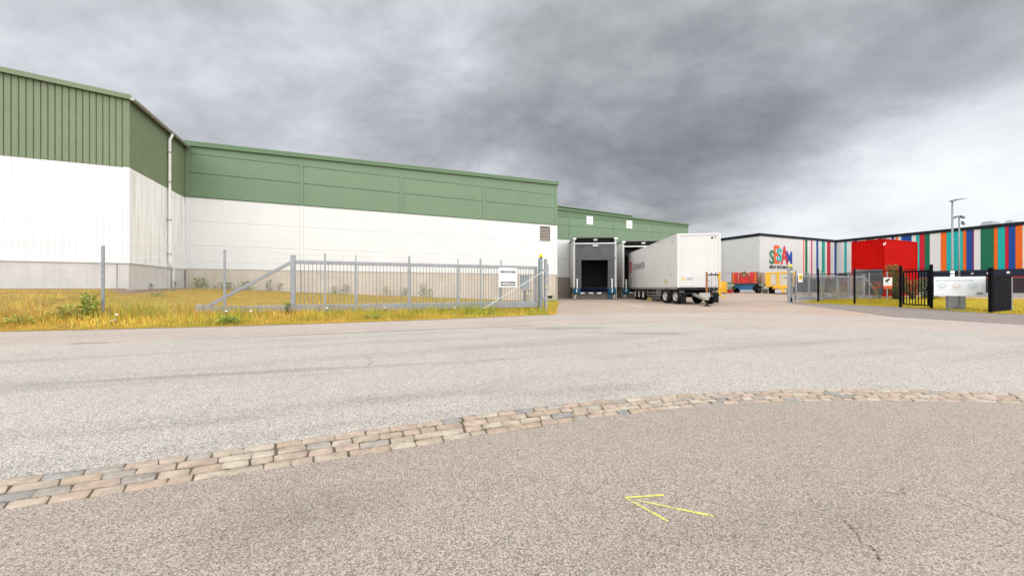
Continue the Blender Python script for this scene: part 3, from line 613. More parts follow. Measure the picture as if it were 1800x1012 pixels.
# ------------------------------------------------------------------ dock shelters
M_POD = mat('shelter_cladding', (.55, .545, .52), .55, var=.06, vscale=1, streak=.2); M_CURT = mat('grey_curtain', (.088, .088, .096), .75, var=.12, vscale=2, bump=.25, bscale=3); M_CURTD = mat('dark_curtain', (.045, .045, .052), .75, var=.15, vscale=2)
M_BLUE = mat('dock_blue', (.006, .075, .14), .5, spec=.2); M_NAVY = mat('dock_navy', (.0025, .004, .018), .6, spec=.05); M_WPLA = mat('white_plastic', (.75, .75, .74), .4, var=.03); M_LAMP = mat('lamp_housing', (.6, .6, .6), .4); M_INT = mat('dock_interior_shade', (.012, .012, .014), .8)  # interior walls near-black: shade of the enclosed dock put into the colour
E_A = math.atan2(-.086, .996)
def shelter(P, depth, W=3.73, Hh=5.5, label='', used=False):
    t = thing('dock_shelter', label, 'dock shelter', (P[0], P[1], 0), E_A, 'loading dock shelters')
    MB().box(.0, .14, .12, depth, 1.05, Hh - .12).box(.0, .14, .0, .12, 1.05, Hh - .10).build('side_wall', M_POD, t)
    MB().box(W - .14, W, .12, depth + 1.6, 1.05, Hh - .12).box(W - .14, W, 0, .12, 1.05, Hh - .1).build('side_wall', M_POD, t)
    MB().hexa([(-.06, -.22, Hh - .10), (W + .06, -.22, Hh - .10), (W + .06, depth + 1.6, Hh - .1), (-.06, depth, Hh - .10), (-.06, -.22, Hh), (W + .06, -.22, Hh), (W + .06, depth + 1.6, Hh + .12), (-.06, depth, Hh + .12)]).build('roof', mat('shelter_roof', (.16, .18, .16), .6), t)
    MB().box(-.07, .22, -.225, -.0, Hh - .24, Hh - .095).build('roof_end', M_WPLA, t)
    MB().box(W - .22, W + .07, -.225, -.0, Hh - .24, Hh - .095).build('roof_end', M_WPLA, t)
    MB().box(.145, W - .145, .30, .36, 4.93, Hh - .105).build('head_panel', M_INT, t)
    MB().box(.02, W - .02, -.06, .06, 4.88, 4.97, .01).build('header_bar', M_WPLA, t)
    MB().box(-.012, .045, -.05, .0, .0, 4.87, .01).build('frame_post', M_POD, t); MB().box(W - .045, W + .012, -.05, .0, .0, 4.87, .01).build('frame_post', M_POD, t)
    ox0, ox1, oz = .185 * W, .81 * W, 3.47
    # curtains with soft folds
    def curtain(x0, x1, z0, z1, fold, y0=.02, nx=18, nz=10):
        V = []
        for j in range(nz + 1):
            for i in range(nx + 1):
                xx = x0 + (x1 - x0) * i / nx; zz = z0 + (z1 - z0) * j / nz
                V.append((xx, y0 + fold * (math.sin(xx * 5.3 + zz * 1.1) + .6 * math.sin(xx * 2.1 - zz * 2.7) + (.9 * math.sin(xx * 14) if j == 0 else 0)), zz))
        return MB().add(V, [(j * (nx + 1) + i, j * (nx + 1) + i + 1, (j + 1) * (nx + 1) + i + 1, (j + 1) * (nx + 1) + i) for j in range(nz) for i in range(nx)])
    if not used:
        curtain(.07, W - .07, oz, 4.88, .016).build('head_curtain', M_CURT, t, smooth=True)
        curtain(.07, ox0, .75, oz - .01, .012, .05, 8).build('side_curtain', M_CURT, t, smooth=True)
        curtain(ox1, W - .07, .75, oz - .01, .012, .05, 8).build('side_curtain', M_CURT, t, smooth=True)
        MB().box(W * .45, W * .57, -.10, -.02, 4.67, 4.78, .015).build('curtain_lamp', M_WPLA, t)
    else:
        curtain(.07, W - .07, 4.15, 4.88, .016, 2.0).build('head_curtain', M_CURTD, t, smooth=True)
        MB().box(.14, .22, .05, 2.6, 1.05, 4.87).build('side_curtain', M_CURTD, t)
        MB().box(.42, .55, 2.75, 2.82, 1.1, 4.05).build('door_edge_pad', mat('pad_beige', (.42, .41, .37), .6), t)
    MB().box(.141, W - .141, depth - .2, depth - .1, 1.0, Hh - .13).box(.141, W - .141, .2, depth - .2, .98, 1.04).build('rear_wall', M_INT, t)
    MB().box(W * .465, W * .555, -.12, .04, Hh - .34, Hh - .20, .02).build('dock_lamp', M_LAMP, t)
    for fx in (.085, .895): MB().box(W * fx - .055, W * fx + .055, -.16, -.06, .92, 1.82, .02).build('guide_post', M_WPLA, t)
    for x0, x1 in ((-.07, .58), (.80 * W, .98 * W)):
        b_ = MB().box(x0, x1, -.34, -.055, .50, .93, .03).build('bumper', M_BLUE, t)
        MB().box((x0 + x1) / 2 - .04, (x0 + x1) / 2 + .04, -.37, -.342, .62, .88, .006).build('buffer_pad', M_WPLA, b_)
    MB().box(.80 * W, .86 * W, -.20, -.06, .06, .498).build('bumper_foot', M_BLUE, t)
    MB().box(.60, .795 * W, -.05, .35, .68, .96, .02).build('leveller_beam', M_NAVY, t)
    mb = MB(); x = .6; k = 0
    while x < .70 * W:
        x2 = min(x + .36, .70 * W); mb.cur = k % 2; mb.box(x, x2, -.25, -.12, .50, .60); x = x2; k += 1
    mb.build('lip_bar', [M_WPLA, M_BLUE], t)
    for fx in (.04, .93):
        mb = MB()
        for k in range(5):
            mb.cur = k % 2; xc = W * fx; z = k * .09; mb.hexa([(xc - .07, -.4, z - .03 * (k > 0)), (xc + .07, -.4, z + .03 * (k > 0)), (xc + .07, -.26, z + .03 * (k > 0)), (xc - .07, -.26, z - .03 * (k > 0)), (xc - .07, -.4, z + .06), (xc + .07, -.4, z + .12 * (k < 4)+.06*(k==4)), (xc + .07, -.26, z + .12*(k<4)+.06*(k==4)), (xc - .07, -.26, z + .06)])
        mb.build('striped_bollard', [M_BLACK, M_WPLA], t)
    MB().box(.0, W, .5, 1.2, .0, .95).build('pit_wall', M_CONTD, t)
    return t
P5 = (5.45, 32.7); P6 = (10.5, 35.0)
sh5 = shelter(P5, 4.0, label='empty dock shelter with grey curtain and dark doorway left of the trailer')
sh6 = shelter(P6, 3.6, label='dock shelter with the white trailer backed into it', used=True)

# ------------------------------------------------------------------ trailer and dolly (local x across, y to the rear)
M_TRUCK = mat('trailer_white_paint', (.56, .555, .54), .42, var=.04, vscale=.5, streak=.12, dirt=(.25, .235, .2)); M_TRIM = mat('trailer_trim', (.62, .615, .595), .4, var=.03); M_FRAME = mat('chassis_black', (.010, .010, .011), .7, var=.2, spec=.15); M_SILV = mat('rim_silver', (.36, .355, .34), .4, .15, var=.12, vscale=9); M_TYRE = mat('tyre_rubber', (.013, .012, .012), .85, var=.3, vscale=12, spec=.15)
M_RED = mat('signal_red', (.48, .022, .015), .5, var=.06); M_YELO = mat('machine_yellow', (.66, .36, .012), .5, var=.10, vscale=3, streak=.1); M_GREYP = mat('grey_plastic', (.05, .05, .052), .6, spec=.2)
T_O = (10.15, 22.6); T_A = math.atan2(-.0863, .996); TL = 13.5
tr = thing('semi_trailer', 'white box semi trailer with red and black lettering backed into a dock', 'trailer', (*T_O, 0), T_A)
MB().box(.02, 2.53, .05, TL, 1.02, 4.30, .03).build('box_body', M_TRUCK, tr)
for x0, x1 in ((-.0, .12), (2.43, 2.55)): MB().box(x0, x1, .0, .14, 1.0, 4.32, .035).build('corner_post', M_TRIM, tr)
MB().box(.13, 2.42, .012, .14, 4.22, 4.325, .02).build('top_rail', M_TRIM, tr)
MB().box(-.004, .06, .145, TL, 4.24, 4.322, .015).build('top_rail', M_TRIM, tr); MB().box(2.49, 2.554, .145, TL, 4.24, 4.322, .015).build('top_rail', M_TRIM, tr)
MB().box(-.006, .05, .145, TL, .90, 1.06, .015).build('bottom_rail', mat('rail_taupe', (.22, .19, .165), .55), tr); MB().box(2.5, 2.556, .145, TL, .90, 1.06, .015).build('bottom_rail', MATS['rail_taupe'], tr)
MB().box(.0, 2.55, .02, .14, .84, 1.0, .02).build('front_bolster', M_FRAME, tr)
mb = MB()
for yy in np.arange(1.35, TL, 1.28): mb.box(.012, .0195, yy, yy + .03, 1.07, 4.23)
mb.build('side_seam', M_TRUCK, tr)
# writing on the side (reads from rear to front)
yb, ya = 13.2, 11.75
mb = MB()
for (a0, a1, c0, c1) in ((ya, yb, 2.45, 2.55), (ya, yb, 3.32, 3.42), (ya, ya + .10, 2.551, 3.319), (yb - .10, yb, 2.551, 3.319)): mb.box(.008, .018, a0, a1, c0, c1)
mb.build('logo_frame', M_RED, tr)
lettering('DB', 'logo_letters', M_RED, tr, (.018, yb - .2, 2.64), (0, -1, 0), (0, 0, 1), (-1, 0, 0), 1.05, .58, .008)
lettering('SCHENKER', 'side_lettering', M_INK, tr, (.018, 11.5, 2.61), (0, -1, 0), (0, 0, 1), (-1, 0, 0), 4.0, .52, .008, False)
def disc(mb, c, r_, axis, n=16, th=.006): return mb.lathe([(0.0001, 0), (r_, 0), (r_, -th)], c, axis, n)
MB().box(.012, .0195, 2.12, 2.40, 1.28, 1.58).build('side_sticker', mat('sticker_lime', (.42, .38, .05), .5), tr)
for yy, zz in ((1.75, 1.32), (1.1, 1.75), (.9, 3.92)): MB().box(.012, .0195, yy, yy + .14, zz, zz + .12).build('side_sticker', M_INKG, tr)
MB().lathe([(.0001, .044), (.12, .044), (.12, .0495)], (.36, 0, 1.56), 'y', 16).build('front_sticker', mat('sticker_cream', (.60, .46, .22), .5), tr)
lettering('2472', 'fleet_number', M_INK, tr, (.55, .049, 1.48), (1, 0, 0), (0, 0, 1), (0, -1, 0), .36, .14, .004, False)
MB().box(2.0, 2.1, .035, .0495, 4.0, 4.12).box(2.22, 2.26, .035, .0495, 4.04, 4.16).build('front_marker', M_INK, tr)
mb = MB(); mb.box(.18, 1.0, .040, .0495, 1.10, 1.115).box(1.6, 2.4, .040, .0495, 1.10, 1.115); mb.build('front_moulding', M_INKG, tr)
MB().box(1.86, 1.88, .042, .0495, 1.35, 1.5).build('front_sticker', M_INK, tr)
# chassis
mb = MB(); mb.box(.75, .87, .3, TL - .1, .62, .90).box(1.68, 1.80, .3, TL - .1, .62, .90)
for yy in (1.0, 3.0, 5.2, 6.5, 8, 9.3, 10.6, 12, 13): mb.box(.1, 2.45, yy, yy + .1, .74, .895)
mb.build('chassis_frame', M_FRAME, tr)
def wheel(parent, x, y, side, r_=.5, wid=.30, rim=True):
    s_ = -1 if side == 'l' else 1
    prof = [(r_ * .58, -wid / 2), (r_ * .86, -wid / 2), (r_ * .96, -wid * .40), (r_, -wid * .28), (r_, wid * .28), (r_ * .96, wid * .4), (r_ * .86, wid / 2), (r_ * .58, wid / 2)]
    wl = bpy.data.objects.new('wheel', None); COL.objects.link(wl); wl.parent = parent; wl.location = (x, y, r_ - .01); wl.empty_display_size = .2
    mb = MB(); mb.lathe(prof, (0, 0, 0), 'x', 28, False); mb.build('tyre', M_TYRE, wl, smooth=True)
    o = s_ * wid / 2
    mb = MB(); mb.lathe([(r_ * .60, o * .98), (r_ * .57, o * .80), (r_ * .50, o * .45), (r_ * .30, o * .40), (r_ * .27, o * .75), (r_ * .15, o * .98), (.0005, o * .98)], (0, 0, 0), 'x', 24, False)
    for k in range(10):
        t_ = k * .628; mb.lathe([(.016, o * .55), (.016, o * .38)], (0, r_ * .39 * math.cos(t_), r_ * .39 * math.sin(t_)), 'x', 6)
    mb.build('rim', M_SILV, wl); return wl
for yy in (7.95, 9.27, 10.6):
    wheel(tr, .17, yy, 'l'); wheel(tr, 2.38, yy, 'r'); MB().tube([(.3, yy, .49), (2.25, yy, .49)], .07, 8).build('axle', M_FRAME, tr)
    mb = MB(); V = []
    for i in range(9):
        t_ = math.pi * (.12 + .76 * i / 8)
        for xx in (.0, .36): V.append((xx, yy + .58 * math.cos(t_), .50 + .58 * math.sin(t_) * .72))
    mb.add(V, [(2 * i, 2 * i + 1, 2 * i + 3, 2 * i + 2) for i in range(8)]).build('mudguard', M_GREYP, tr)
for x0 in (.35, 1.9): MB().box(x0, x0 + .14, 5.1, 5.3, .30, .9).box(x0 - .06, x0 + .2, 5.05, 5.35, .27, .30).build('landing_leg', mat('landing_grey', (.12, .115, .13), .6), tr)
MB().box(.06, .6, 5.5, 6.6, .35, .88, .03).build('pallet_box', M_FRAME, tr); MB().box(.05, .55, 3.3, 4.6, .42, .88, .03).build('tool_box', MATS['landing_grey'], tr)
mb = MB(); mb.box(.03, .06, 2.9, 6.9, .40, .48).box(.03, .06, 2.9, 6.9, .62, .70)
for yy in (2.95, 4.0, 5.2, 6.8): mb.box(.06, .10, yy, yy + .05, .36, .9)
mb.build('side_guard', mat('side_guard_grey', (.16, .155, .165), .5), tr)
MB().add([(.1, 4.9, 0), (.4, 4.9, 0), (.4, 5.5, 0), (.1, 5.5, 0), (.1, 4.95, .22), (.4, 4.95, .22), (.4, 5.2, .25), (.1, 5.2, .25)], [(0, 3, 2, 1), (4, 5, 6, 7), (0, 1, 5, 4), (1, 2, 6, 5), (2, 3, 7, 6), (3, 0, 4, 7)])
# wheel chock on the ground
ck_p = Vector((T_O[0], T_O[1], 0)) + Matrix.Rotation(T_A, 3, 'Z') @ Vector((.25, 6.9, 0))
ck = MB().hexa([(-.15, -.3, .01), (.15, -.3, .01), (.15, .3, .01), (-.15, .3, .01), (-.15, -.18, .26), (.15, -.18, .26), (.15, .0, .28), (-.15, .0, .28)]).build('wheel_chock', mat('chock_yellow', (.42, .34, .12), .6), None, ck_p); ck.rotation_euler.z = T_A
tag(ck, 'dull yellow wheel chock on the ground under the white trailer', 'wheel chock')

D_A = T_A + R(11)
dl = thing('trailer_dolly', 'two axle dolly with silver rims and drawbar under the trailer front', 'dolly', (11.36, 23.8, 0), D_A)
for yy in (-.62, .62):
    wheel(dl, -1.06, yy, 'l', .48, .32); wheel(dl, 1.06, yy, 'r', .48, .32); MB().tube([(-.95, yy, .48), (.95, yy, .48)], .07, 8).build('axle', M_FRAME, dl)
mb = MB(); mb.box(-.5, -.36, -1.2, 1.2, .56, .74).box(.36, .5, -1.2, 1.2, .56, .74).box(-.36, .36, -.9, -.78, .58, .73).box(-.36, .36, .78, .9, .58, .73).box(-1.15, 1.15, -1.28, -1.14, .60, .72)
mb.lathe([(.3, .745), (.52, .745), (.52, .82), (.3, .82)], (0, .05, 0), 'z', 20); mb.build('dolly_frame', M_FRAME, dl)
for sx in (-1, 1):
    for yy in (-.62, .62):
        V = []
        for i in range(9):
            t_ = math.pi * (-.05 + .62 * i / 8) + (math.pi * .46 if yy < 0 else 0)
            for xx in (sx * .88, sx * 1.24): V.append((xx, yy + .55 * math.cos(t_), .50 + min(.36, .55 * math.sin(t_))))
        MB().add(V, [(2 * i, 2 * i + 1, 2 * i + 3, 2 * i + 2) for i in range(8)]).build('mudguard', M_GREYP if sx < 0 else mat('mudguard_grey', (.30, .30, .30), .5), dl)
    MB().box(sx * 1.24 - (.36 if sx > 0 else 0), sx * 1.24 + (.36 if sx < 0 else 0), -1.26, -1.22, .10, .72, .01).build('mud_flap', M_RUBBER, dl)
Rz = Matrix.Rotation(-D_A, 3, 'Z')
def dloc(x, y, z): return tuple(Rz @ (Vector((x, y, z)) - Vector((11.36, 23.8, 0))))
eye = Vector(dloc(10.32, 19.55, .42))
MB().bar((-.42, -1.2, .62), eye + Vector((-.06, .25, .03)), .10, .13).bar((.42, -1.2, .62), eye + Vector((.10, .25, .03)), .10, .13).bar((-.22, -2.3, .55), (.1, -2.3, .55), .07, .07).build('drawbar', mat('drawbar_grey', (.25, .24, .225), .6, var=.2), dl)
ly = eye.lerp(Vector((0, -1.2, .6)), .25)
MB().lathe([(.06, -.05), (.12, -.05), (.12, .05), (.06, .05), (.06, -.05)], tuple(eye), 'z', 16).bar(eye + Vector((0, .1, 0)), ly, .22, .16).box(ly.x - .3, ly.x + .3, ly.y - .06, ly.y + .06, ly.z - .02, ly.z + .26, .02).build('coupling', mat('coupling_steel', (.33, .31, .28), .5, .3, var=.25, vscale=12), dl)
MB().tube([(ly.x + .05, ly.y - .15, ly.z), (ly.x + .05, ly.y - .15, .04)], .05, 8).box(ly.x - .08, ly.x + .18, ly.y - .28, ly.y - .02, -.0, .05).build('jockey_leg', M_FRAME, dl)
sx0, sx1, sy = ly.x - .45, ly.x + .42, -2.55
sx0, sx1 = -.42, .36
MB().box(sx0 - .05, sx0 + .05, sy - .04, sy + .04, .60, 1.92, .01).build('hose_stand', mat('rust_orange', (.26, .10, .03), .6), dl)
MB().box(sx1 - .04, sx1 + .04, sy - .04, sy + .04, .55, 1.94, .01).bar((sx1, sy, .62), (sx1 + .10, sy - .3, .46), .06, .06).box(sx1 - .12, sx1 + .05, sy - .05, sy + .05, 1.55, 1.72).build('hose_stand', M_YELO, dl)
MB().bar((sx0 + .051, sy, 1.74), (sx1 - .041, sy, 1.74), .04, .05).bar((sx0 - .05, sy, .62), (sx1, sy, .62), .08, .06).build('stand_rail', M_FRAME, dl)
for k, fx in enumerate((.18, .34, .5, .66, .82)):
    xx = sx0 + (sx1 - sx0) * fx; MB().box(xx - .035, xx + .035, sy - .08, sy - .025, 1.73, 1.82 + .06 * (k % 2), .01).build('hose_coupling', M_GREYP, dl)
    pts = [(xx, sy - .06, 1.7)] + [(xx + .008 * math.sin(i * .8 + k), sy - .06 + .01 * math.cos(i * .9), 1.7 - i * .105) for i in range(1, 10)] + [(xx * .5, sy + .3, .70)]
    MB().tube(pts, .013, 6).build('air_hose', M_GREYP if k % 2 else mat('hose_grey', (.2, .2, .2), .5), dl, smooth=True)

# ------------------------------------------------------------------ fence and sliding gate, left
def zfence(a): return max(0, min(.34, .02 * (15.4 - a)))
FB = -5.64
fo = loc2(0, FB)
fl = thing('chain_link_fence', 'galvanised chain link fence with barbed wire along the dry grass verge', 'fence', (*fo, 0), A)
M_WIRE = mat('fence_wire', (.34, .35, .36), .5, .5)
post_a = [15.36 - 2.70 * k - (.02 if k else 0) for k in range(1, 9)]
for a_ in post_a:
    mb = MB(); z0 = zfence(a_) - .25
    mb.box(a_ - .028, a_ + .028, -.026, -.02, z0, 2.15).box(a_ - .028, a_ - .022, -.02, .03, z0, 2.15).box(a_ + .022, a_ + .028, -.02, .03, z0, 2.15)
    for k in range(26): mb.box(a_ - .012, a_ + .012, -.0285, -.0265, .45 + k * .065, .475 + k * .065)
    mb.build('post', M_GALV, fl)
a_lo = post_a[-1]
for z in (1.80, 1.93, 2.05, 2.13):
    mb = MB(); mb.bar((a_lo, -.03, z), (15.3, -.03, z), .0035, .0035)
    aa = a_lo + .05
    while aa < 15.2:
        for s_ in (-1, 1): mb.bar((aa - .012 * s_, -.035, z - .015), (aa + .012 * s_, -.025, z + .015), .002, .002)
        aa += .14
    mb.build('barbed_wire', M_WIRE, fl)
mb = MB(); step = .085; aa = a_lo - 1.5
while aa < 15.3:
    for s_ in (1, -1):
        x0, x1, z0, z1 = aa, aa + s_ * 1.55, .22, 1.77
        if s_ == -1: x0, x1 = aa + 1.55, aa
        xa, za, xb, zb = x0, z0, x1, z1
        lo_, hi_ = a_lo, 15.3
        def cl(xa, za, xb, zb):
            if max(xa, xb) < lo_ or min(xa, xb) > hi_: return None
            t0, t1 = 0, 1; dx_ = xb - xa
            for bnd, sg in ((lo_, 1), (hi_, -1)):
                ta = (bnd - xa) / dx_
                if (dx_ > 0) == (sg > 0): t0 = max(t0, ta)
                else: t1 = min(t1, ta)
            if t1 <= t0: return None
            return (xa + dx_ * t0, za + (zb - za) * t0, xa + dx_ * t1, za + (zb - za) * t1)
        r_ = cl(xa, za, xb, zb)
        if r_: mb.bar((r_[0], -.032, r_[1]), (r_[2], -.032, r_[3]), .0022, .0022)
    aa += step
stuff(mb.build('wire_mesh', M_WIRE, fl))
for z in (.25, 1.0, 1.76): MB().bar((a_lo, -.034, z), (15.3, -.034, z), .003, .003).build('tension_wire', M_WIRE, fl)

def sliding_gate(origin, rz, label, flip=1, leaf=9.0, tail=2.45, extra=(1.64, 3.44, 5.27, 7.1), dens=.118, bottom=(.18, .44), cross=True):
    """leaf runs along -x*flip from the free end at x=0; the tail triangle carries on behind it"""
    g = thing('sliding_gate', label, 'gate', origin, rz); f = -flip
    X = lambda d_: f * d_
    def bx(mb, d0, d1, y0, y1, z0, z1, c=0): a0, a1 = sorted((X(d0), X(d1))); return mb.box(a0, a1, y0, y1, z0, z1, c)
    bx(MB(), 0, leaf + tail - .1, -.07, .07, bottom[0], bottom[1], .012).build('bottom_beam', M_GALV, g)
    bx(MB(), 0, leaf, -.05, .05, 1.80, 1.92, .01).build('top_rail', M_GALV, g)
    MB().bar((X(leaf + .02), 0, 1.86), (X(leaf + tail), 0, .32), .09, .11, (0, 1, 0)).build('tail_brace', M_GALV, g)
    bx(MB(), leaf + tail - .1, leaf + tail + .08, -.065, .065, bottom[0] - .02, bottom[1] + .06, .01).build('tail_end', M_GALV, g)
    bx(MB(), leaf - .07, leaf + .07, -.075, .075, bottom[1] - .01, 2.09, .012).build('end_stile', M_GALV, g)
    bx(MB(), .0, .10, -.06, .06, bottom[1], 1.80, .012).build('end_stile', M_GALV, g)
    for d_ in extra:
        bx(MB(), d_ - .045, d_ + .045, -.045, .045, bottom[1], 1.80, .008).build('stile', M_GALV, g)
        bx(MB(), d_ - .02, d_ + .02, -.02, .02, 1.921, 2.14).build('wire_holder', M_GALV, g)
    for z in (1.99, 2.10):
        mb = MB(); mb.bar((X(.05), 0, z), (X(leaf), 0, z), .004, .004); d_ = .1
        while d_ < leaf:
            mb.bar((X(d_) - .012, -.005, z - .015), (X(d_) + .012, .005, z + .015), .002, .002); d_ += .13
        mb.build('barbed_wire', M_WIRE, g)
    me = MB().box(-.009, .009, -.009, .009, 0, 1.80 - bottom[1]).mesh('bar'); me.materials.append(M_GALVD)
    d_ = .17
    while d_ < leaf - .1:
        if all(abs(d_ - e) > .06 for e in extra): link('bar', me, g, (X(d_), 0, bottom[1]))
        d_ += dens
    return g
g_o = loc2(15.28, -5.28)
gl = sliding_gate((*g_o, 0), A, 'closed galvanised sliding gate with vertical bars on the grass verge at left', 1)
# white notice on the gate
def gx(px): return on_line(px, g_o, (UX, UY))
x0, x1 = gx(875), gx(907)
gs = thing('notice_board', 'white notice board with black bars hung on the left sliding gate', 'sign', (*g_o, 0), A)
MB().box(x0, x1, -.115, -.095, 1.03, 1.82, .004).build('board', M_SIGNW, gs)
wd = x1 - x0
def bars_text(z, h, segs):
    MB().box(x0 + .1 * wd, x1 - .1 * wd, -.1185, -.1155, z, z + h).build('black_bar', M_INK, gs)
    mb = MB(); random.seed(int(z * 100))
    for s0, s1 in segs:
        xx = x0 + wd * s0
        while xx < x0 + wd * s1:
            lw = random.uniform(.008, .022); mb.box(xx, xx + lw, -.121, -.119, z + h * .25, z + h * .75); xx += lw + .007
    mb.build('bar_lettering', mat('sign_grey', (.45, .45, .45), .5), gs)
bars_text(1.62, .07, [(.27, .74)]); bars_text(1.19, .065, [(.22, .56), (.60, .63)]); bars_text(1.085, .065, [(.22, .80)])
MB().box(x0 + .1 * wd, x0 + .13 * wd, -.094, -.055, 1.05, 1.8).box(x1 - .13 * wd, x1 - .1 * wd, -.094, -.055, 1.05, 1.8).build('hanger', M_GALV, gs)
# receiving post, motor box, flashing lamp, stay
M_LAMPY = mat('amber_lens', (.70, .52, .02), .35)
def gate_post(loc, rz, label, s_=1):
    p = thing('gate_post', label, 'gate post', loc, rz)
    MB().box(-.10, .02, -.10, .10, 0, 2.25, .01).build('post', mat('blue_grey_steel', (.20, .235, .255), .5, .3), p)
    MB().box(.10, .20, -.18, -.06, 0, 2.22, .01).box(.201, .27, -.17, -.07, .9, 2.0).build('catch_post', M_GALV, p)
    MB().box(.02, .10, -.14, -.06, 1.7, 1.8).box(.02, .10, -.14, -.06, .5, .6).build('catch_bracket', M_GALV, p)
    lp = MB().lathe([(.05, 2.251), (.055, 2.28), (.055, 2.29)], (-.01, 0, 0), 'z', 12).build('lamp_base', M_BLACK, p)
    MB().lathe([(.058, 2.291), (.075, 2.31), (.075, 2.40), (.045, 2.44), (.0005, 2.445)], (-.01, 0, 0), 'z', 14).build('lamp_lens', M_LAMPY, lp, smooth=True)
    MB().box(.271, .36, -.16, -.08, .58, .66).lathe([(.0005, .36), (.06, .36), (.06, .43), (.0005, .43)], (.0, -.12, .62), 'x', 10).build('buffer', M_RUBBER, p)
    MB().box(.12, .18, -.20, -.181, .98, 1.12).build('sensor', mat('sensor_lime', (.45, .5, .1), .4), p)
    return p
gate_post((*loc2(15.42, -5.40), 0), A, 'grey steel gate post with amber flashing lamp at end of left gate')
mbx = thing('control_box', 'pale blue grey control box fixed behind the left gate bars', 'control box', (*loc2(15.0, -5.05), 0), A)
MB().box(-.33, .03, -.02, .18, .95, 1.5, .015).build('cabinet', mat('box_bluegrey', (.36, .43, .46), .45), mbx); MB().box(-.34, .04, -.03, .19, 1.501, 1.52).build('lid', M_GALVD, mbx); MB().box(-.28, .2, .02, .08, .86, .90).box(-.18, -.12, .03, .09, -.02, .86).build('bracket', M_GALVD, mbx)
st = MB().bar((*loc2(12.72, FB - .02), .18), (*loc2(15.46, FB + .02), 1.72), .035, .035).build('fence_stay', mat('stay_steel', (.50, .52, .53), .5, .2)); tag(st, 'thin galvanised diagonal stay from fence foot to gate post', 'fence stay')

# ------------------------------------------------------------------ weeds along the wall and on the verge
M_LEAF = mat('weed_leaf', (.22, .29, .04), .6, var=.35, vscale=6); M_LEAF2 = mat('dark_weed_leaf', (.14, .21, .04), .6, var=.35, vscale=6); M_STEM = mat('weed_stem', (.12, .12, .05), .7)
def leafmesh(nl, h, r_, size, seed, droop=.3):
    rr = random.Random(seed); V = []; Fs = []
    for _ in range(nl):
        t_ = rr.uniform(.05, 1); a = rr.uniform(0, 6.28); d = r_ * (1.1 - .6 * t_) * rr.uniform(.1, 1); c = Vector((d * math.cos(a), d * math.sin(a), h * t_))
        s_ = size * rr.uniform(.6, 1.3); out = Vector((math.cos(a + rr.gauss(0, .5)), math.sin(a + rr.gauss(0, .5)), rr.uniform(-droop, .7))).normalized(); sd = (out.cross(Vector((0, 0, 1))).normalized() + Vector((0, 0, rr.gauss(0, .6)))).normalized() * s_ * .36
        o = len(V); V += [c, c + out * s_ * .5 + sd, c + out * s_, c + out * s_ * .5 - sd]; Fs.append((o, o + 1, o + 2, o + 3))
    return MB().add(V, Fs)
def weed(px, py, Yz, h, r_, nl, m, label, size=.11, group='green weeds on the verge', name='weed'):
    (x, y, z) = Yz
    t = thing(name, label, 'weed', (x, y, z - .02), random.uniform(0, 6), group)
    leafmesh(int(nl * 1.6), h, r_, size, int(px * 7 + py)).build('leaves', m, t)
    mb = MB()
    for k in range(4):
        a = k * 1.6 + px; mb.tube([(0, 0, 0), (r_ * .3 * math.cos(a), r_ * .3 * math.sin(a), h * .5), (r_ * .5 * math.cos(a), r_ * .5 * math.sin(a), h * .95)], .006, 4)
    mb.build('stems', M_STEM, t)
def verge_at(a, b): return (*loc2(a, b), z_verge(a, b))
wall_a = lambda px: on_line(px, loc2(0, 4.75), (UX, UY))
for px, h, r_, nl, m, lab in ((352, .55, .45, 110, M_LEAF, 'bushy green weed against the plinth near the downpipe'), (395, .4, .5, 80, M_LEAF2, 'low spreading green weed at plinth behind fence post'), (432, .5, .4, 80, M_LEAF, 'green weed under the sloping tail brace of the gate'),
        (472, .62, .16, 40, M_LEAF2, 'slim upright weed left of thick gate stile'), (492, .5, .12, 26, M_LEAF, 'thin pale weed just left of thick gate stile'), (588, .45, .2, 30, M_LEAF, 'small weed behind first gate bars right of fence post'), (608, .55, .25, 34, M_LEAF2, 'dark twiggy weed at plinth behind the gate bars'),
        (680, .62, .25, 40, M_LEAF, 'sprawling weed at plinth left of the middle post'), (713, .6, .25, 44, M_LEAF2, 'dark leafy weed at plinth right of middle post'), (744, .85, .28, 60, M_LEAF, 'tallest green weed at the plinth behind gate bars'), (756, .55, .2, 30, M_LEAF, 'short weed beside the tallest plinth weed'), (925, .5, .25, 30, M_LEAF, 'weed at plinth behind the control box'), (970, .45, .35, 50, M_LEAF, 'green weed at the warehouse corner beside the driveway')):
    weed(px, 5, verge_at(wall_a(px), 4.75), h, r_, nl, m, lab)
va = lambda px, b: on_line(px, loc2(0, b), (UX, UY))
for px, b_, h, r_, nl, m, lab, sz in ((155, -5.95, .62, .20, 120, M_LEAF, 'dense tall green weed just left of the first fence post', .11), (402, -7.2, .20, .30, 170, M_LEAF, 'low bright green weed at the kerb below the gate tail', .07), (506, -6.0, .42, .12, 90, M_LEAF2, 'dark green weed at foot of thick gate stile', .06), (118, -6.0, .34, .40, 110, M_LEAF, 'loose green weeds left of the tall green weed', .07), (262, 1.6, .22, .22, 60, M_LEAF2, 'dark low weed by the corrugated side wall', .06), (276, -1.2, .14, .35, 90, M_LEAF2, 'dark flat weed on the slope right of first fence post', .05), (36, -6.4, .22, .5, 90, M_LEAF, 'sparse pale weeds at far left near the kerb', .06), (655, -7.0, .12, .5, 120, M_LEAF, 'flat green patch of weeds at the kerb below the gate middle', .05), (860, -6.6, .13, .5, 120, M_LEAF, 'flat green weeds at kerb left of the notice board', .05)):
    weed(px * 1.3, 9, verge_at(va(px, b_), b_), h, r_, nl, m, lab, sz)
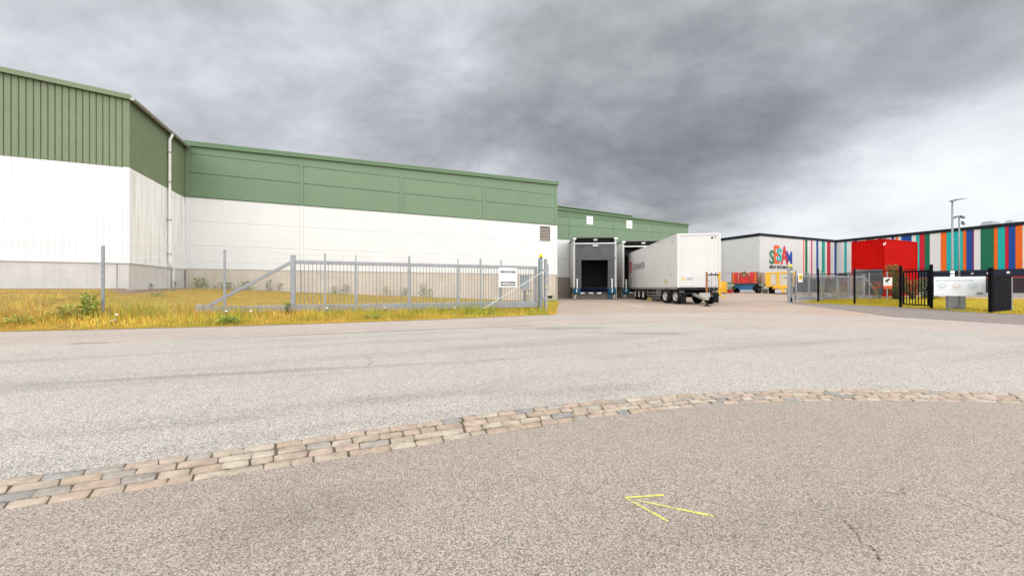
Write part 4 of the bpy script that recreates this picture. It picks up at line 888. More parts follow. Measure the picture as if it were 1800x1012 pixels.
pipe = thing('marker_pipe', 'thin dark pipe standing in the grass by the corrugated wall', 'pipe', verge_at(.75, 2.0)); MB().tube([(0, 0, -.1), (0, 0, .30)], .018, 8).build('tube', M_GALVD, pipe); MB().box(-.03, .03, -.025, .025, .30, .34).build('cap', M_BLACK, pipe)
# white flower heads / scraps in the grass
def umbel(a_, b_, lab, r_=.03):
    x, y, z = verge_at(a_, b_); t = thing('white_flower', lab, 'flower', (x, y, z), 0, 'white flower heads in the verge'); mb = MB(); rr = random.Random(int(a_ * 100))
    for _ in range(10):
        a = rr.uniform(0, 6.28); d = r_ * rr.uniform(0, 1) ** .5; mb.lathe([(.0005, .02), (.011, .012), (.011, 0)], (d * math.cos(a), d * math.sin(a), .24 + rr.uniform(-.015, .015)), 'z', 5)
    mb.build('petals', M_WPLA, t); MB().tube([(0, 0, -.02), (0, 0, .235)], .006, 5).build('stem', M_STEM, t)
for px, b_, lab in ((398, -6.7, 'white flower head beside the low bright green weed'), (441, -6.75, 'pale flower head right of low green weed'), (575, -6.3, 'white flower by the second fence post foot'), (676, -6.3, 'small white flower left of the middle fence post'), (799, -6.5, 'lone white flower left of the diagonal stay'), (205, -6.8, 'white flower head right of the tall green weed')): umbel(va(px, b_), b_, lab)
scrap = MB()
for k in range(3): scrap.hexa([(k * .05 + dx_ * .5, dy_ * .6 + .02 * (k % 2), .03 + dz_ + .012 * k) for dz_ in (0, .02) for dx_, dy_ in ((0, 0), (.09, .01), (.085, .06), (.01, .05))])
pa_ = va(193, -6.75); sc_o = scrap.build('paper_scrap', mat('paper', (.6, .52, .48), .8), None, (*loc2(pa_, -6.75), z_verge(pa_, -6.75) + .05)); tag(sc_o, 'crumpled pale paper scraps lying in the verge grass', 'litter')

# ------------------------------------------------------------------ storage building with coloured stripes
S0 = (30.9, 46.0)
M_SW = mat('storage_white', (.50, .50, .49), .45, var=.03, vscale=.4); M_SWL = mat('storage_side_white', (.47, .475, .48), .45, var=.03, vscale=.4); M_PAR = mat('parapet_black', (.008, .010, .013), .5, spec=.15); M_BAND = mat('navy_band', (.012, .018, .034), .5, spec=.2)
def sm_(n_, c): return mat(n_, c, .38, var=.05, spec=.22)
SCOL = {'w': M_SW, 'o': sm_('stripe_orange', (.58, .10, .006)), 'g': sm_('stripe_green', (.006, .105, .055)), 't': sm_('stripe_teal', (.006, .30, .28)), 'b': sm_('stripe_blue', (.006, .048, .22)), 'r': sm_('stripe_red', (.40, .008, .022)), 'p': sm_('stripe_purple', (.20, .008, .08)), 'c': sm_('stripe_crimson', (.42, .02, .07)), 'k': mat('stripe_pale', (.62, .50, .44), .4), 'd': sm_('stripe_sea', (.008, .22, .165))}
sb = thing('storage_building', 'white self storage building with vertical stripes in many colours at right', 'storage building', (*S0, 0), A)
HS = 7.72
MB().box(.15, 16.9, .15, 26, -.2, HS - .1).box(16.95, 46, -30, 26, -.2, HS - .1).build('core', M_SW, sb)
# left flank
for y0, y1 in ((.02, 4.9), (4.92, 10), (10.02, 15.9)):
    for z0, z1 in ((-.1, 2.98), (3.0, HS - .25)): MB().box(.0, .14, y0 + .01, y1 - .01, z0, z1 - .012, .006).build('wall_panel', M_SWL, sb)
MB().box(-.08, .4, -.08, 26, HS - .22, HS + .12, .02).box(.401, 16.7, -.08, .4, HS - .22, HS + .12, .02).box(16.701, 17.2, -30, .4, HS - .22, HS + .12, .02).build('parapet', M_PAR, sb)
fx = lambda px: on_line(px, S0, (UX, UY))
stops = [(1335.2, 'w'), (1374, 'w'), (1412.0, 'o'), (1414.0, 'w'), (1415.5, 'g'), (1419.5, 'w'), (1425.7, 'c'), (1428, 'w'), (1434.9, 'b'), (1438.7, 'w'), (1444.6, 'd'), (1450, 'w'), (1453.8, 'r'), (1460, 'w'), (1466.8, 'b')]
xs_ = [.02] + [fx(s_[0]) for s_ in stops[1:]] + [16.78]
for i, (_, c) in enumerate(stops):
    if xs_[i + 1] <= xs_[i]: continue
    MB().box(xs_[i] + .006, xs_[i + 1] - .006, .0, .14, 2.3, HS - .23, .008).build('wall_panel', SCOL[c], sb)
for i, (x0, x1) in enumerate(((.02, 6.5), (6.5, 10), (10, 13.4), (13.4, 16.76))): MB().box(x0 + .01, x1 - .01, .01, .14, -.1, 2.285, .008).build('wall_panel', M_SW if i < 1 else mat('grey_base_panel', (.075, .08, .085), .5), sb)
WO = (S0[0] + 16.8 * UX, S0[1] + 16.8 * UY); wd_ = (UY, -UX)
wy = lambda px: on_line(px, WO, wd_)
z8 = lambda x: 1500 + x / 4.497
ws = [(1470, 'w'), (1484, 't'), (1488, 'w'), (z8(-8), 'w'), (z8(0), 'b'), (z8(30), 'w'), (z8(100), 'g'), (z8(165), 'w'), (z8(190), 'r'), (z8(222), 't'), (z8(265), 'w'), (z8(300), 'b'), (z8(322), 'w'), (z8(333), 'o'), (z8(352), 'w'), (z8(378), 'b'), (z8(460), 'w'), (z8(495), 't'), (z8(522), 'r'), (z8(562), 'g'), (z8(603), 'w'), (z8(690), 'o'), (z8(735), 't'), (z8(800), 't'), (z8(865), 'o'), (z8(892), 'b'), (z8(941), 'p'), (z8(952), 'w'), (z8(1005), 'g'), (z8(1110), 'o'), (z8(1140), 't'), (z8(1198), 'r'), (z8(1226), 'b'), (z8(1280), 'o'), (z8(1335), 'k')]
yy = [-.02] + [-wy(s_[0]) for s_ in ws[1:]] + [-17.4]
for i, (_, c) in enumerate(ws):
    MB().box(16.82, 16.945, yy[i + 1] + .006, yy[i] - .006, 3.0, HS - .23, .008).build('wall_panel', SCOL[c], sb)
y = -17.41; cyc = 'gwobtrwg'
for i in range(9):
    w_ = random.uniform(.6, 1.6); MB().box(16.82, 16.945, y - w_ + .006, y - .006, 3.0, HS - .23, .008).build('wall_panel', SCOL[cyc[i % 8]], sb); y -= w_
MB().box(16.70, 16.94, -30, -.0, 2.25, 2.99, .02).build('canopy_band', M_BAND, sb)
MB().box(16.80, 16.93, -30, -.0, 2.10, 2.245).build('red_lintel', mat('lintel_red', (.35, .02, .02), .4), sb)
M_GLASS = mat('shop_glass', (.03, .035, .04), .08, var=.1, spec=.6); M_FRM = mat('window_frame_grey', (.09, .095, .10), .4)
y = -.3; k = 0
while y > -29:
    w0 = MB().box(16.84, 16.92, y - .06, y, .45, 2.09).box(16.84, 16.92, y - 1.86, y - 1.8, .45, 2.09).box(16.84, 16.92, y - 1.8, y - .06, .45, .53).box(16.84, 16.92, y - 1.8, y - .06, 2.01, 2.09).build('window', M_FRM, sb)
    MB().box(16.87, 16.89, y - 1.795, y - .065, .535, 2.005).build('pane', M_GLASS if k % 3 else mat('shop_glass_warm', (.22, .05, .03), .15, var=.4, vscale=2), w0)
    y -= 1.862; k += 1
MB().box(16.78, 16.94, -30, -.0, -.1, .44, .01).build('base_sill', mat('sill_grey', (.35, .34, .32), .7), sb)
for s_ in (1710, 1773, 1738, 1560): 
    y = -wy(s_); MB().lathe([(.0005, 16.55), (.10, 16.58), (.12, 16.69)], (0, y, 2.62), 'x', 12).build('wall_light', M_WPLA, sb)
# sign letters on the front face
zpx = lambda py, px: 1 + (506 - py) * (S0[1] + fx(px) * UY) / F
zz7 = lambda X_, Y_: (1250 + X_ / 5.987, 400 + Y_ / 5.987)
for nm, ch, bb, c, th in (('letter', 'S', (612, 664, 235, 383), mat('sign_green', (.012, .16, .07), .4), .10), ('letter', 'E', (659, 718, 186, 378), mat('sign_orange', (.60, .085, .012), .4), .08), ('letter', 'S', (692, 741, 215, 357), mat('sign_teal', (.012, .36, .36), .4), .16), ('letter', 'A', (733, 806, 190, 385), mat('sign_red', (.5, .02, .025), .4), .12), ('letter', 'M', (790, 851, 247, 385), mat('sign_blue', (.015, .05, .28), .4), .08)):
    xa, ya = zz7(bb[0], bb[3]); xb, yb_ = zz7(bb[1], bb[2]); x0, x1 = fx(xa), fx(xb); z0 = zpx(ya, xa); z1 = zpx(yb_, xa)
    lettering(ch, nm, c, sb, (x0, -.002, z0), (1, 0, 0), (0, 0, 1), (0, -1, 0), x1 - x0, z1 - z0, th * .5, True)
xa, ya = zz7(612, 428); xb, yb_ = zz7(850, 397)
lettering('SELF STORAGE', 'letter_row', M_INK, sb, (fx(xa), -.002, zpx(ya, xa)), (1, 0, 0), (0, 0, 1), (0, -1, 0), fx(xb) - fx(xa), zpx(yb_, xa) - zpx(ya, xa), .05)
# roof plant
M_VENT = mat('roof_vent_grey', (.25, .26, .27), .6)
VO = (S0[0] + 20 * UX, S0[1] + 20 * UY)
for (p0, p1, zt_) in ((1712, 1750, 8.62), (1753, 1784, 8.5)):
    y0, y1 = sorted((-on_line(p0, VO, wd_), -on_line(p1, VO, wd_)))
    MB().hexa([(20, y0, 7.6), (23, y0, 7.6), (23, y1, 7.6), (20, y1, 7.6), (20.2, y0 + .3, zt_), (22.6, y0 + .3, zt_), (22.6, y1 - .6, zt_), (20.2, y1 - .6, zt_)]).build('roof_vent', M_VENT, sb)

# ------------------------------------------------------------------ red shipping containers
M_CRED = mat('container_red', (.40, .004, .0025), .6, var=.08, vscale=1.2, spec=.04)
def container(o, z0, label, grey_end=False):
    c = thing('shipping_container', label, 'shipping container', (*o, z0), A, 'stacked red containers'); Lc, Wc, Hc = 6.06, 2.44, 2.59
    mb = MB()
    for x0 in (0, Lc - .14):
        for y0 in (0, Wc - .14): mb.box(x0, x0 + .14, y0, y0 + .14, 0, Hc, .012)
    mb.build('corner_post', M_CRED, c)
    mb = MB()
    for y0 in (.01, Wc - .12):
        mb.box(.141, Lc - .141, y0, y0 + .10, 0, .14, .01).box(.141, Lc - .141, y0, y0 + .10, Hc - .10, Hc - .002, .01)
    for x0 in (.01, Lc - .12):
        mb.box(x0, x0 + .10, .141, Wc - .141, 0, .14, .01).box(x0, x0 + .10, .141, Wc - .141, Hc - .10, Hc - .002, .01)
    mb.build('frame_rail', M_CRED, c)
    corrugate(MB(), .141, Lc - .141, lambda x: .14, lambda x: Hc - .1, fixed=.075, pitch=.278, depth=.026, groove=.11).build('side_wall', M_CRED, c)
    corrugate(MB(), .141, Lc - .141, lambda x: .14, lambda x: Hc - .1, fixed=Wc - .075, sgn=1, pitch=.278, depth=.026, groove=.11).build('side_wall', M_CRED, c)
    MB().box(.141, Lc - .141, .06, Wc - .06, Hc - .05, Hc - .02).build('roof', M_CRED, c)
    MB().box(Lc - .10, Lc - .05, .141, Wc - .141, .14, Hc - .1).build('end_wall', M_CRED, c)
    if not grey_end:
        corrugate(MB(), .141, Wc - .141, lambda x: .14, lambda x: Hc - .1, along='y', fixed=.075, pitch=.278, depth=.026, groove=.11).build('end_wall', M_CRED, c)
        mb = MB(); mb.box(-.012, .0, .02, .12, 2.0, 2.2).box(.02, .12, -.012, .0, 2.1, 2.28); mb.build('sticker', M_WPLA, c)
    else:
        mg = mat('slat_grey', (.085, .09, .10), .5); me = MB().box(.03, .07, .15, Wc - .15, 0, .155, .01).mesh('slat'); me.materials.append(mg)
        for k in range(14): link('slat', me, c, (0, 0, .15 + k * .166))
        MB().box(.08, .09, .15, Wc - .15, .14, Hc - .1).build('end_backing', M_DARK, c)
    return c
CO = (33.4, 33.0)
container(CO, zg(*CO), 'lower red container with grey slatted end, behind the hedge', True)
container(CO, zg(*CO) + 2.6, 'upper red container stacked on top of another one')
# grey slatted screen beside the containers
ss = thing('slatted_screen', 'dark grey horizontal slat screen left of the red containers', 'screen', (CO[0] - .2 * UX - .1, CO[1] - .2 * UY, zg(*CO)), A)
me = MB().box(-2.3, -.25, 1.0, 1.04, 0, .17, .01).mesh('slat'); me.materials.append(mat('screen_grey', (.10, .105, .115), .5))
for k in range(13): link('slat', me, ss, (0, 0, .05 + k * .185))
for x_ in (-2.3, -.3): MB().box(x_ - .03, x_ + .03, 1.041, 1.10, -.2, 2.46).build('post', M_GALVD, ss)

# ------------------------------------------------------------------ parked trailers in the yard
def gpt(px, Y): return ((px - 900) / F * Y, Y)
Yt = 40.0; zt = zg(*gpt(1313, Yt))
tp = thing('tipper_trailer', 'small tipper trailer with red tailboard and wooden sides on blue frame', 'trailer', (*gpt(1287, 40.8), zt), R(-45))
wdt = 2.30
zT = lambda py, Y=Yt: 1 + (506 - py) * Y / F - zt
MB().box(0, wdt, 0, .06, zT(497.5), zT(478.5), .01).build('tailboard', M_RED, tp)
MB().box(-.05, .0, -.02, .1, zT(499), zT(478), .01).box(wdt, wdt + .06, -.02, .1, zT(499), zT(478), .01).box(-.05, wdt + .06, -.03, .08, zT(499.5), zT(497.5), .01).build('tail_frame', mat('frame_brown', (.09, .05, .04), .6), tp)
for k in range(5):
    z0 = zT(497.3) + k * .235; MB().box(wdt + .0, wdt + .05, .11, 3.6, z0, z0 + .225, .008).build('side_plank', mat('weathered_plank', (.26, .19, .15), .8, var=.2, vscale=3), tp); MB().box(-.05, .0, .11, 3.6, z0, z0 + .225, .008).build('side_plank', MATS['weathered_plank'], tp)
MB().box(0, wdt, .061, 3.6, zT(499.5), zT(498.4)).build('bed', M_FRAME, tp)
mb = MB(); pts = [(.63, -.09, zT(499)), (.63, -.09, zT(484))] + [(1.15 - .52 * math.cos(t_), -.09, zT(484) + .42 * math.sin(t_)) for t_ in (.5, 1.0, 1.57, 2.1, 2.6)] + [(1.67, -.09, zT(484)), (1.67, -.09, zT(499))]
mb.tube(pts, .05, 8).build('tube_loop', mat('tube_pink_grey', (.42, .30, .27), .5), tp, smooth=True)
MB().lathe([(.0005, -.04), (.3, -.04), (.3, -.005)], (1.15, 0, zT(482)), 'y', 16).build('round_plate', mat('plate_brown', (.20, .12, .06), .6), tp)
for x0 in (.06, wdt - .16):
    for k in range(4): MB().hexa([(x0, -.012, zT(497) + k * .28), (x0 + .12, -.012, zT(497) + k * .28 + .08), (x0 + .12, -.002, zT(497) + k * .28 + .08), (x0, -.002, zT(497) + k * .28), (x0, -.012, zT(497) + k * .28 + .12), (x0 + .12, -.012, zT(497) + k * .28 + .2), (x0 + .12, -.002, zT(497) + k * .28 + .2), (x0, -.002, zT(497) + k * .28 + .12)]).build('hazard_mark', M_YELO, tp)
MB().box(.5, .7, .2, 3.4, .55, .95).box(1.6, 1.8, .2, 3.4, .55, .95).box(.2, 2.1, .12, .3, .55, .98, .02).box(.6, 1.9, .05, .2, .35, .6).build('chassis', mat('chassis_blue', (.015, .11, .24), .5, var=.2), tp)
for x_, s_ in ((.12, 'l'), (wdt - .1, 'r')):
    for y_ in (.75, 1.75): wheel(tp, x_, y_, s_, .42, .3)
MB().box(-.12, .28, .0, .05, .25, .72, .01).build('mud_flap', M_RUBBER, tp); MB().box(wdt - .35, wdt + .05, .0, .05, .25, .72, .01).build('mud_flap', M_RUBBER, tp)
MB().box(-.05, .0, -.06, -.02, .05, .75).build('reflector_post', M_WPLA, tp)

Yd = 37.5; zd = zg(*gpt(1363, Yd)); zD = lambda py: 1 + (506 - py) * Yd / F - zd
dp = thing('dump_trailer', 'yellow dump trailer with pale panels beside the right gate post', 'trailer', (*gpt(1345.5, Yd), zd), R(-34)); wy_ = 2.45
mb = MB(); mb.box(0, wy_, -.05, .1, zD(481), zD(478.5), .01)
for x0, x1 in ((.0, .42), (.92, 1.12), (1.85, 2.0), (2.2, 2.45)): mb.box(x0, x1, -.04, .1, zD(501.5), zD(481), .01)
mb.box(.0, wy_, -.02, .1, zD(504), zD(501.6), .01); mb.build('body_frame', M_YELO, dp)
MB().box(.03, wy_ - .03, .0, .06, zD(501), zD(481)).build('rear_panel', mat('panel_cream', (.45, .42, .33), .5, streak=.2), dp)
MB().box(0, .06, .101, 3.4, zD(503), zD(480)).build('side_wall', M_YELO, dp); MB().box(wy_ - .06, wy_, .101, 3.4, zD(503), zD(480)).build('side_wall', M_YELO, dp); MB().box(.06, wy_ - .06, .101, 4, zD(503.5), zD(502)).build('floor', M_YELO, dp)
MB().hexa([(.55, -.3, zD(507)), (1.75, -.3, zD(507)), (1.75, .1, zD(508)), (.55, .1, zD(508)), (.7, -.3, zD(503)), (2.1, -.3, zD(503)), (2.1, .1, zD(503)), (.7, .1, zD(503))]).bar((1.25, -.25, zD(506)), (1.55, -.45, .1), .14, .14).build('hitch', M_YELO, dp)
MB().box(1.5, 1.75, -.012, -.001, zD(489), zD(488)).build('number_plate', M_INK, dp)
for x_, s_ in ((.55, 'l'), (2.1, 'r')):
    for y_ in (.9, 2.1): wheel(dp, x_, y_, s_, .48, .5)
MB().box(.7, 1.9, .2, 3.8, .55, zD(504)).build('chassis', M_FRAME, dp)
# yellow skip partly behind the white trailer
Ys = 38.5; zs_ = zg(*gpt(1270, Ys)); sk = thing('yellow_skip', 'yellow steel skip partly hidden behind the white trailer front', 'skip', (*gpt(1238, Ys), zs_), R(-32)); zS = lambda py: 1 + (506 - py) * Ys / F - zs_
MB().box(0, 2.0, 0, 1.6, .06, zS(505.5), .03).build('base', M_YELO, sk); MB().hexa([(1.42, .0, zS(505.4)), (2.0, 0, zS(505.4)), (2.0, 1.6, zS(505.4)), (1.42, 1.6, zS(505.4)), (1.44, .05, zS(494.5)), (1.9, .05, zS(494.5)), (1.9, 1.55, zS(494.5)), (1.44, 1.55, zS(494.5))]).build('bulkhead', M_YELO, sk)
MB().box(.1, .3, .1, 1.5, 0, .06).box(1.7, 1.9, .1, 1.5, 0, .06).build('skid', M_FRAME, sk); MB().box(2.001, 2.06, -.0, .1, .0, zS(496), .01).build('edge_post', M_YELO, sk)
# planters
def planter(px, Y, lab, col, flowers=False, h=.8):
    x, y = gpt(px, Y); t = thing('planter', lab, 'planter', (x, y, zg(x, y)), 0, 'planters by the storage building')
    MB().lathe([(.22, .0), (.32, .32), (.35, .32), (.35, .37), (.30, .37), (.28, .33), (.0005, .33)], (0, 0, 0), 'z', 14).build('pot', col, t)
    leafmesh(200, h * .8, .45, .14, int(px)).build('foliage', M_LEAF2, t, (0, 0, .33))
    if flowers:
        mb = MB(); rr = random.Random(3)
        for _ in range(24):
            a = rr.uniform(0, 6.28); d = rr.uniform(.1, .45); mb.lathe([(.0005, .03), (.05, .02), (.05, 0)], (d * math.cos(a), d * math.sin(a), .5 + rr.uniform(0, h * .6)), 'z', 6)
        mb.build('flowers', M_WPLA, t)
planter(1283, 40.5, 'leafy green plant in red pot between yellow skip and red trailer', M_RED, h=1.1); planter(1334, 41.5, 'leafy plant in grey pot at right end of red trailer', M_GREYP, h=1.1); planter(1345, 41.0, 'white flowering plant in pale pot left of the yellow trailer', M_CONC, True, h=1.0)

# ------------------------------------------------------------------ right gate
GR = (19.95, 26.0)
gr = sliding_gate((*GR, 0), A, 'galvanised sliding gate with tail brace behind the black fence at right', -1, bottom=(.14, .40), dens=.118)
gp = thing('gate_post', 'double galvanised gate post with amber lamp in front of yellow trailer', 'gate post', (19.45, 25.75, 0), A)
for x0 in (-.18, .14): MB().box(x0 - .06, x0 + .06, -.07, .07, 0, 2.45, .01).build('post', M_GALV, gp)
MB().box(-.10, .06, -.05, .05, .35, .40).box(-.119, .079, -.05, .05, 1.6, 1.66).box(-.119, .079, -.05, .05, 2.30, 2.36).build('crosspiece', M_GALVD, gp); MB().box(-.11, .07, -.09, .09, .02, .30, .02).build('roller', M_RUBBER, gp)
MB().box(-.28, .28, -.16, .16, .0, .03).build('foot_plate', M_GALVD, gp); MB().lathe([(.0005, 2.46), (.10, 2.46), (.12, 2.50), (.12, 2.58), (.07, 2.64), (.0005, 2.64)], (-.02, 0, 0), 'z', 14).build('lamp_lens', M_LAMPY, gp, smooth=True)
MB().box(-.08, .04, -.06, .06, 2.361, 2.455).build('lamp_mount', M_GALVD, gp); MB().box(-.07, .05, -.10, -.06, 2.05, 2.22).build('sensor', mat('sensor_pale', (.7, .75, .55), .4), gp); MB().box(.21, .45, -.05, .02, .85, .92).build('buffer', M_RUBBER, gp)
cs = MB().bar((19.74, 25.62, -.0), (19.74, 25.62, 2.2), .07, .07); cs = cs.build('gate_guide_post', M_GALV); tag(cs, 'slim galvanised guide post between double gate post and round logo sign', 'guide post')
ls = thing('logo_sign', 'white square sign with round yellow logo on the right gate', 'sign', (19.72, 25.58, 0), A)
MB().box(.08, .58, -.09, -.075, 1.40, 2.0, .004).build('board', M_SIGNW, ls); MB().lathe([(.0005, -.10), (.205, -.10), (.205, -.092)], (.33, 0, 1.74), 'y', 24).build('yellow_disc', mat('sign_yellow', (.72, .56, .02), .4), ls)
lettering('NG', 'logo_letters', M_INK, ls, (.21, -.101, 1.66), (1, 0, 0), (0, 0, 1), (0, -1, 0), .24, .16, .002); MB().box(.30, .36, -.074, -.02, 1.4, 1.95).build('bracket', M_GALV, ls)
# galvanised fence posts in front of the right gate
f2o = loc2(0, 0)
gf_ = thing('chain_link_fence', 'short galvanised fence of three posts in front of right sliding gate', 'fence', (20.3, 25.2, 0), A)
p2 = [on_line(px, (20.3, 25.2), (UX, UY)) for px in (1443, 1491, 1528)]
for a_ in p2: MB().box(a_ - .03, a_ + .03, -.03, .03, -.1, 2.2, .006).build('post', M_GALV, gf_)
for z in (.2, 1.0, 1.8, 2.0, 2.12): MB().bar((p2[0], -.03, z), (p2[-1], -.03, z), .004, .004).build('line_wire', M_WIRE, gf_)
mb = MB(); aa = p2[0] - 1.5; lo_, hi_ = p2[0], p2[-1]
while aa < hi_:
    for xa, xb in ((aa, aa + 1.55), (aa + 1.55, aa)):
        if min(xa, xb) >= lo_ and max(xa, xb) <= hi_: mb.bar((xa, -.032, .22), (xb, -.032, 1.77), .0025, .0025)
    aa += .09
stuff(mb.build('wire_mesh', M_WIRE, gf_))

# ------------------------------------------------------------------ black mesh fence and pedestrian gate
BP = [(20.2, 25.85), G(1438, 532), G(1502, 535), G(1583, 540), G(1637, 543.5), G(1742, 550.5)]; BH = [2.1, 2.3, 2.17, 2.15, 2.08, 1.80]
bfz = thing('mesh_fence', 'black welded mesh fence with square posts along the lawn', 'fence', (*BP[2], 0))
o2 = Vector((*BP[2], 0))
def rel(p, z=0): return Vector((p[0], p[1], z)) - o2
for i, (p, h) in enumerate(zip(BP, BH)):
    if i in (3, 4) or i == 0: continue
    r_ = .04 if i < 4 else .055; q = rel(p); MB().box(q.x - r_, q.x + r_, q.y - r_, q.y + r_, 0, h, .008).build('post', M_BLACK, bfz)
for i, j in ((0, 1), (1, 2), (2, 3), (4, 5)):
    a_, b_ = rel(BP[i]), rel(BP[j]); d = (b_ - a_); ln = d.length; d.normalize(); ht = 1.92 if i < 4 else 1.62
    a_ += d * .08; ln -= .16
    MB().bar(a_ + Vector((0, 0, ht)), a_ + d * ln + Vector((0, 0, ht)), .025, .03).build('top_wire', M_BLACK, bfz)
    if i < 4:
        mb = MB(); k = 0.0
        while k < ln: mb.bar(a_ + d * k + Vector((0, 0, .08)), a_ + d * k + Vector((0, 0, ht)), .0045, .0045); k += .05
        z = .1
        while z < ht: mb.bar(a_ + Vector((0, 0, z)), a_ + d * ln + Vector((0, 0, z)), .0055, .0055); z += .2
        stuff(mb.build('mesh_panel', M_BLACK, bfz))
pgp = Vector((*BP[3], 0)); qd = (Vector((*BP[4], 0)) - pgp); gl_len = qd.length; pa = math.atan2(qd.y, qd.x)
pgt = thing('pedestrian_gate', 'black pedestrian gate with vertical bars between two thick posts', 'gate', pgp, pa)
for x_, h in ((0, 2.15), (gl_len, 2.10)): MB().box(x_ - .045, x_ + .045, -.045, .045, 0, h, .01).build('gate_post', M_BLACK, pgt)
x0, x1 = .16, gl_len - .13
MB().box(x0, x0 + .06, -.025, .025, .14, 1.86).box(x1 - .06, x1, -.025, .025, .14, 1.86).box(x0 + .06, x1 - .06, -.025, .025, .14, .20).box(x0 + .06, x1 - .06, -.025, .025, 1.78, 1.86).build('leaf_frame', M_BLACK, pgt)
me = MB().box(-.014, .014, -.012, .012, .20, 1.78).mesh('bar'); me.materials.append(M_BLACK)
for k in range(7): link('bar', me, pgt, (x0 + .06 + (x1 - x0 - .12) * (k + 1) / 8, 0, 0))
MB().box(.046, gl_len - .046, -.015, .015, 1.93, 1.955).build('overhead_wire', M_BLACK, pgt)
for z in (.35, 1.6): MB().box(.046, .159, -.02, .02, z, z + .05).build('hinge', M_BLACK, pgt)
MB().box(x1 - .10, x1 + .055, -.05, .05, .88, 1.05, .01).build('lock_case', M_BLACK, pgt); MB().bar((x1 - .2, -.07, .98), (x1 - .06, -.07, .98), .02, .02).build('handle', M_GALV, pgt)
# navy panel gate leaf at the right
a_ = Vector((19.35, 14.85, 0)); b_ = Vector((21.8, 16.1, 0)); dd = b_ - a_
nv = thing('panel_gate', 'dark navy solid panel gate leaf right of the white information board', 'gate', a_, math.atan2(dd.y, dd.x)); ln = dd.length; M_NV = mat('navy_panel', (.0022, .003, .009), .6, spec=.04)
x = .07
while x < ln - .1:
    MB().box(x + .004, min(x + .2, ln - .06) - .004, -.02, .02, .08, 1.47, .006).build('board', M_NV, nv); x += .2
MB().box(0, .066, -.03, .03, .02, 1.50, .006).build('end_stile', M_NV, nv); MB().box(.067, ln, -.03, .03, 1.472, 1.51, .004).box(.067, ln - .06, -.03, .03, .04, .078, .004).build('rail', M_NV, nv); MB().box(ln - .06, ln + .02, -.04, .04, 0, 1.47, .006).build('end_post', M_GALV, nv)
# information board
IB = Vector((19.42, 17.0, 0)); ie = Vector((20.82, 16.2, 0)); ied = Vector((20.82 - 19.42, 16.2 - 17.0, 0))
Yl, Yr = 16.45, 15.75
IB = Vector(((1641.5 - 900) / F * Yl, Yl, 0)); ie = Vector(((1732 - 900) / F * Yr, Yr, 0)); ied = ie - IB
ib = thing('information_board', 'white information board with three round pictures and a headline by the lamp post', 'sign', IB, math.atan2(ied.y, ied.x)); bw = ied.length; zb0, zb1 = .65, 1.49
MB().box(0, bw, -.03, .0, zb0, zb1, .005).build('board', mat('info_white', (.74, .75, .76), .45, var=.03), ib)
M_TXT = mat('headline_teal', (.03, .12, .14), .5); M_PAL = mat('print_grey', (.42, .44, .46), .5)
lettering('Ditt g\u00f6r-det-sj\u00e4lv lager f\u00f6r st\u00f6rre behov', 'headline', M_TXT, ib, (bw * .03, -.0305, zb1 - .20), (1, 0, 0), (0, 0, 1), (0, -1, 0), bw * .76, .06, .001)
for cx, col in ((.155, (.38, .48, .52)), (.445, (.60, .50, .40)), (.75, (.34, .52, .50))):
    mm = mat('picture_print', col, .5) if cx < .2 else mat('picture_print_%s' % ('tan' if cx < .5 else 'green'), col, .5); c0 = Vector((bw * cx, 0, zb1 - .40)); mb = MB()
    for ring in range(3):
        r0 = .05 + ring * .035
        for k in range(16):
            t_ = k * 6.283 / 16; t2 = t_ + .27; V = [(c0.x + r_ * 1.05 * math.cos(t), -.032, c0.z + r_ * math.sin(t) * .8) for r_, t in ((r0, t_), (r0, t2), (r0 + .022, t2), (r0 + .022, t_))]; mb.add(V, [(0, 1, 2, 3)])
    mb.build('round_picture', mm, ib); MB().box(c0.x - .06, c0.x + .06, -.035, -.0325, c0.z - .045, c0.z + .03).build('pictogram', M_SIGNW, ib); MB().box(c0.x - .06, c0.x + .06, -.035, -.0325, c0.z - .06, c0.z - .047).build('picture_caption', M_TXT, ib)
    MB().box(c0.x - .17, c0.x + .17, -.032, -.0305, c0.z - .165, c0.z - .15).build('caption', M_PAL, ib)
lettering('sesam', 'corner_logo', M_INK, ib, (bw * .83, -.0305, zb0 + .07), (1, 0, 0), (0, 0, 1), (0, -1, 0), bw * .12, .085, .001)
MB().box(bw * .03, bw * .22, -.032, -.0305, zb0 + .065, zb0 + .08).build('small_print', M_PAL, ib)
for x_ in (bw * .36, bw * .60): MB().box(x_ - .03, x_ + .03, .32, .38, 0, zb1 - .05).box(x_ - .02, x_ + .02, .002, .319, zb1 - .3, zb1 - .26).build('support_post', M_GALVD, ib)
cb = thing('electric_cabinet', 'grey metal cabinet standing in the lawn under the information board', 'cabinet', (*G(1669.5, 544.5), 0), R(-32))
wc = on_line(1698, G(1669.5, 544.5), (math.cos(R(32)), -math.sin(R(32))))
MB().box(0, wc, .0, .30, .0, .98, .015).build('housing', mat('cabinet_grey', (.30, .32, .335), .5), cb); MB().box(-.02, wc + .02, -.03, .35, .981, 1.02, .008).build('lid', MATS['cabinet_grey'], cb); MB().box(.02, wc - .02, -.012, -.001, .10, .96, .004).build('door', MATS['cabinet_grey'], cb); MB().box(wc * .42, wc * .62, -.018, -.013, .12, .16).build('vent', M_INK, cb)
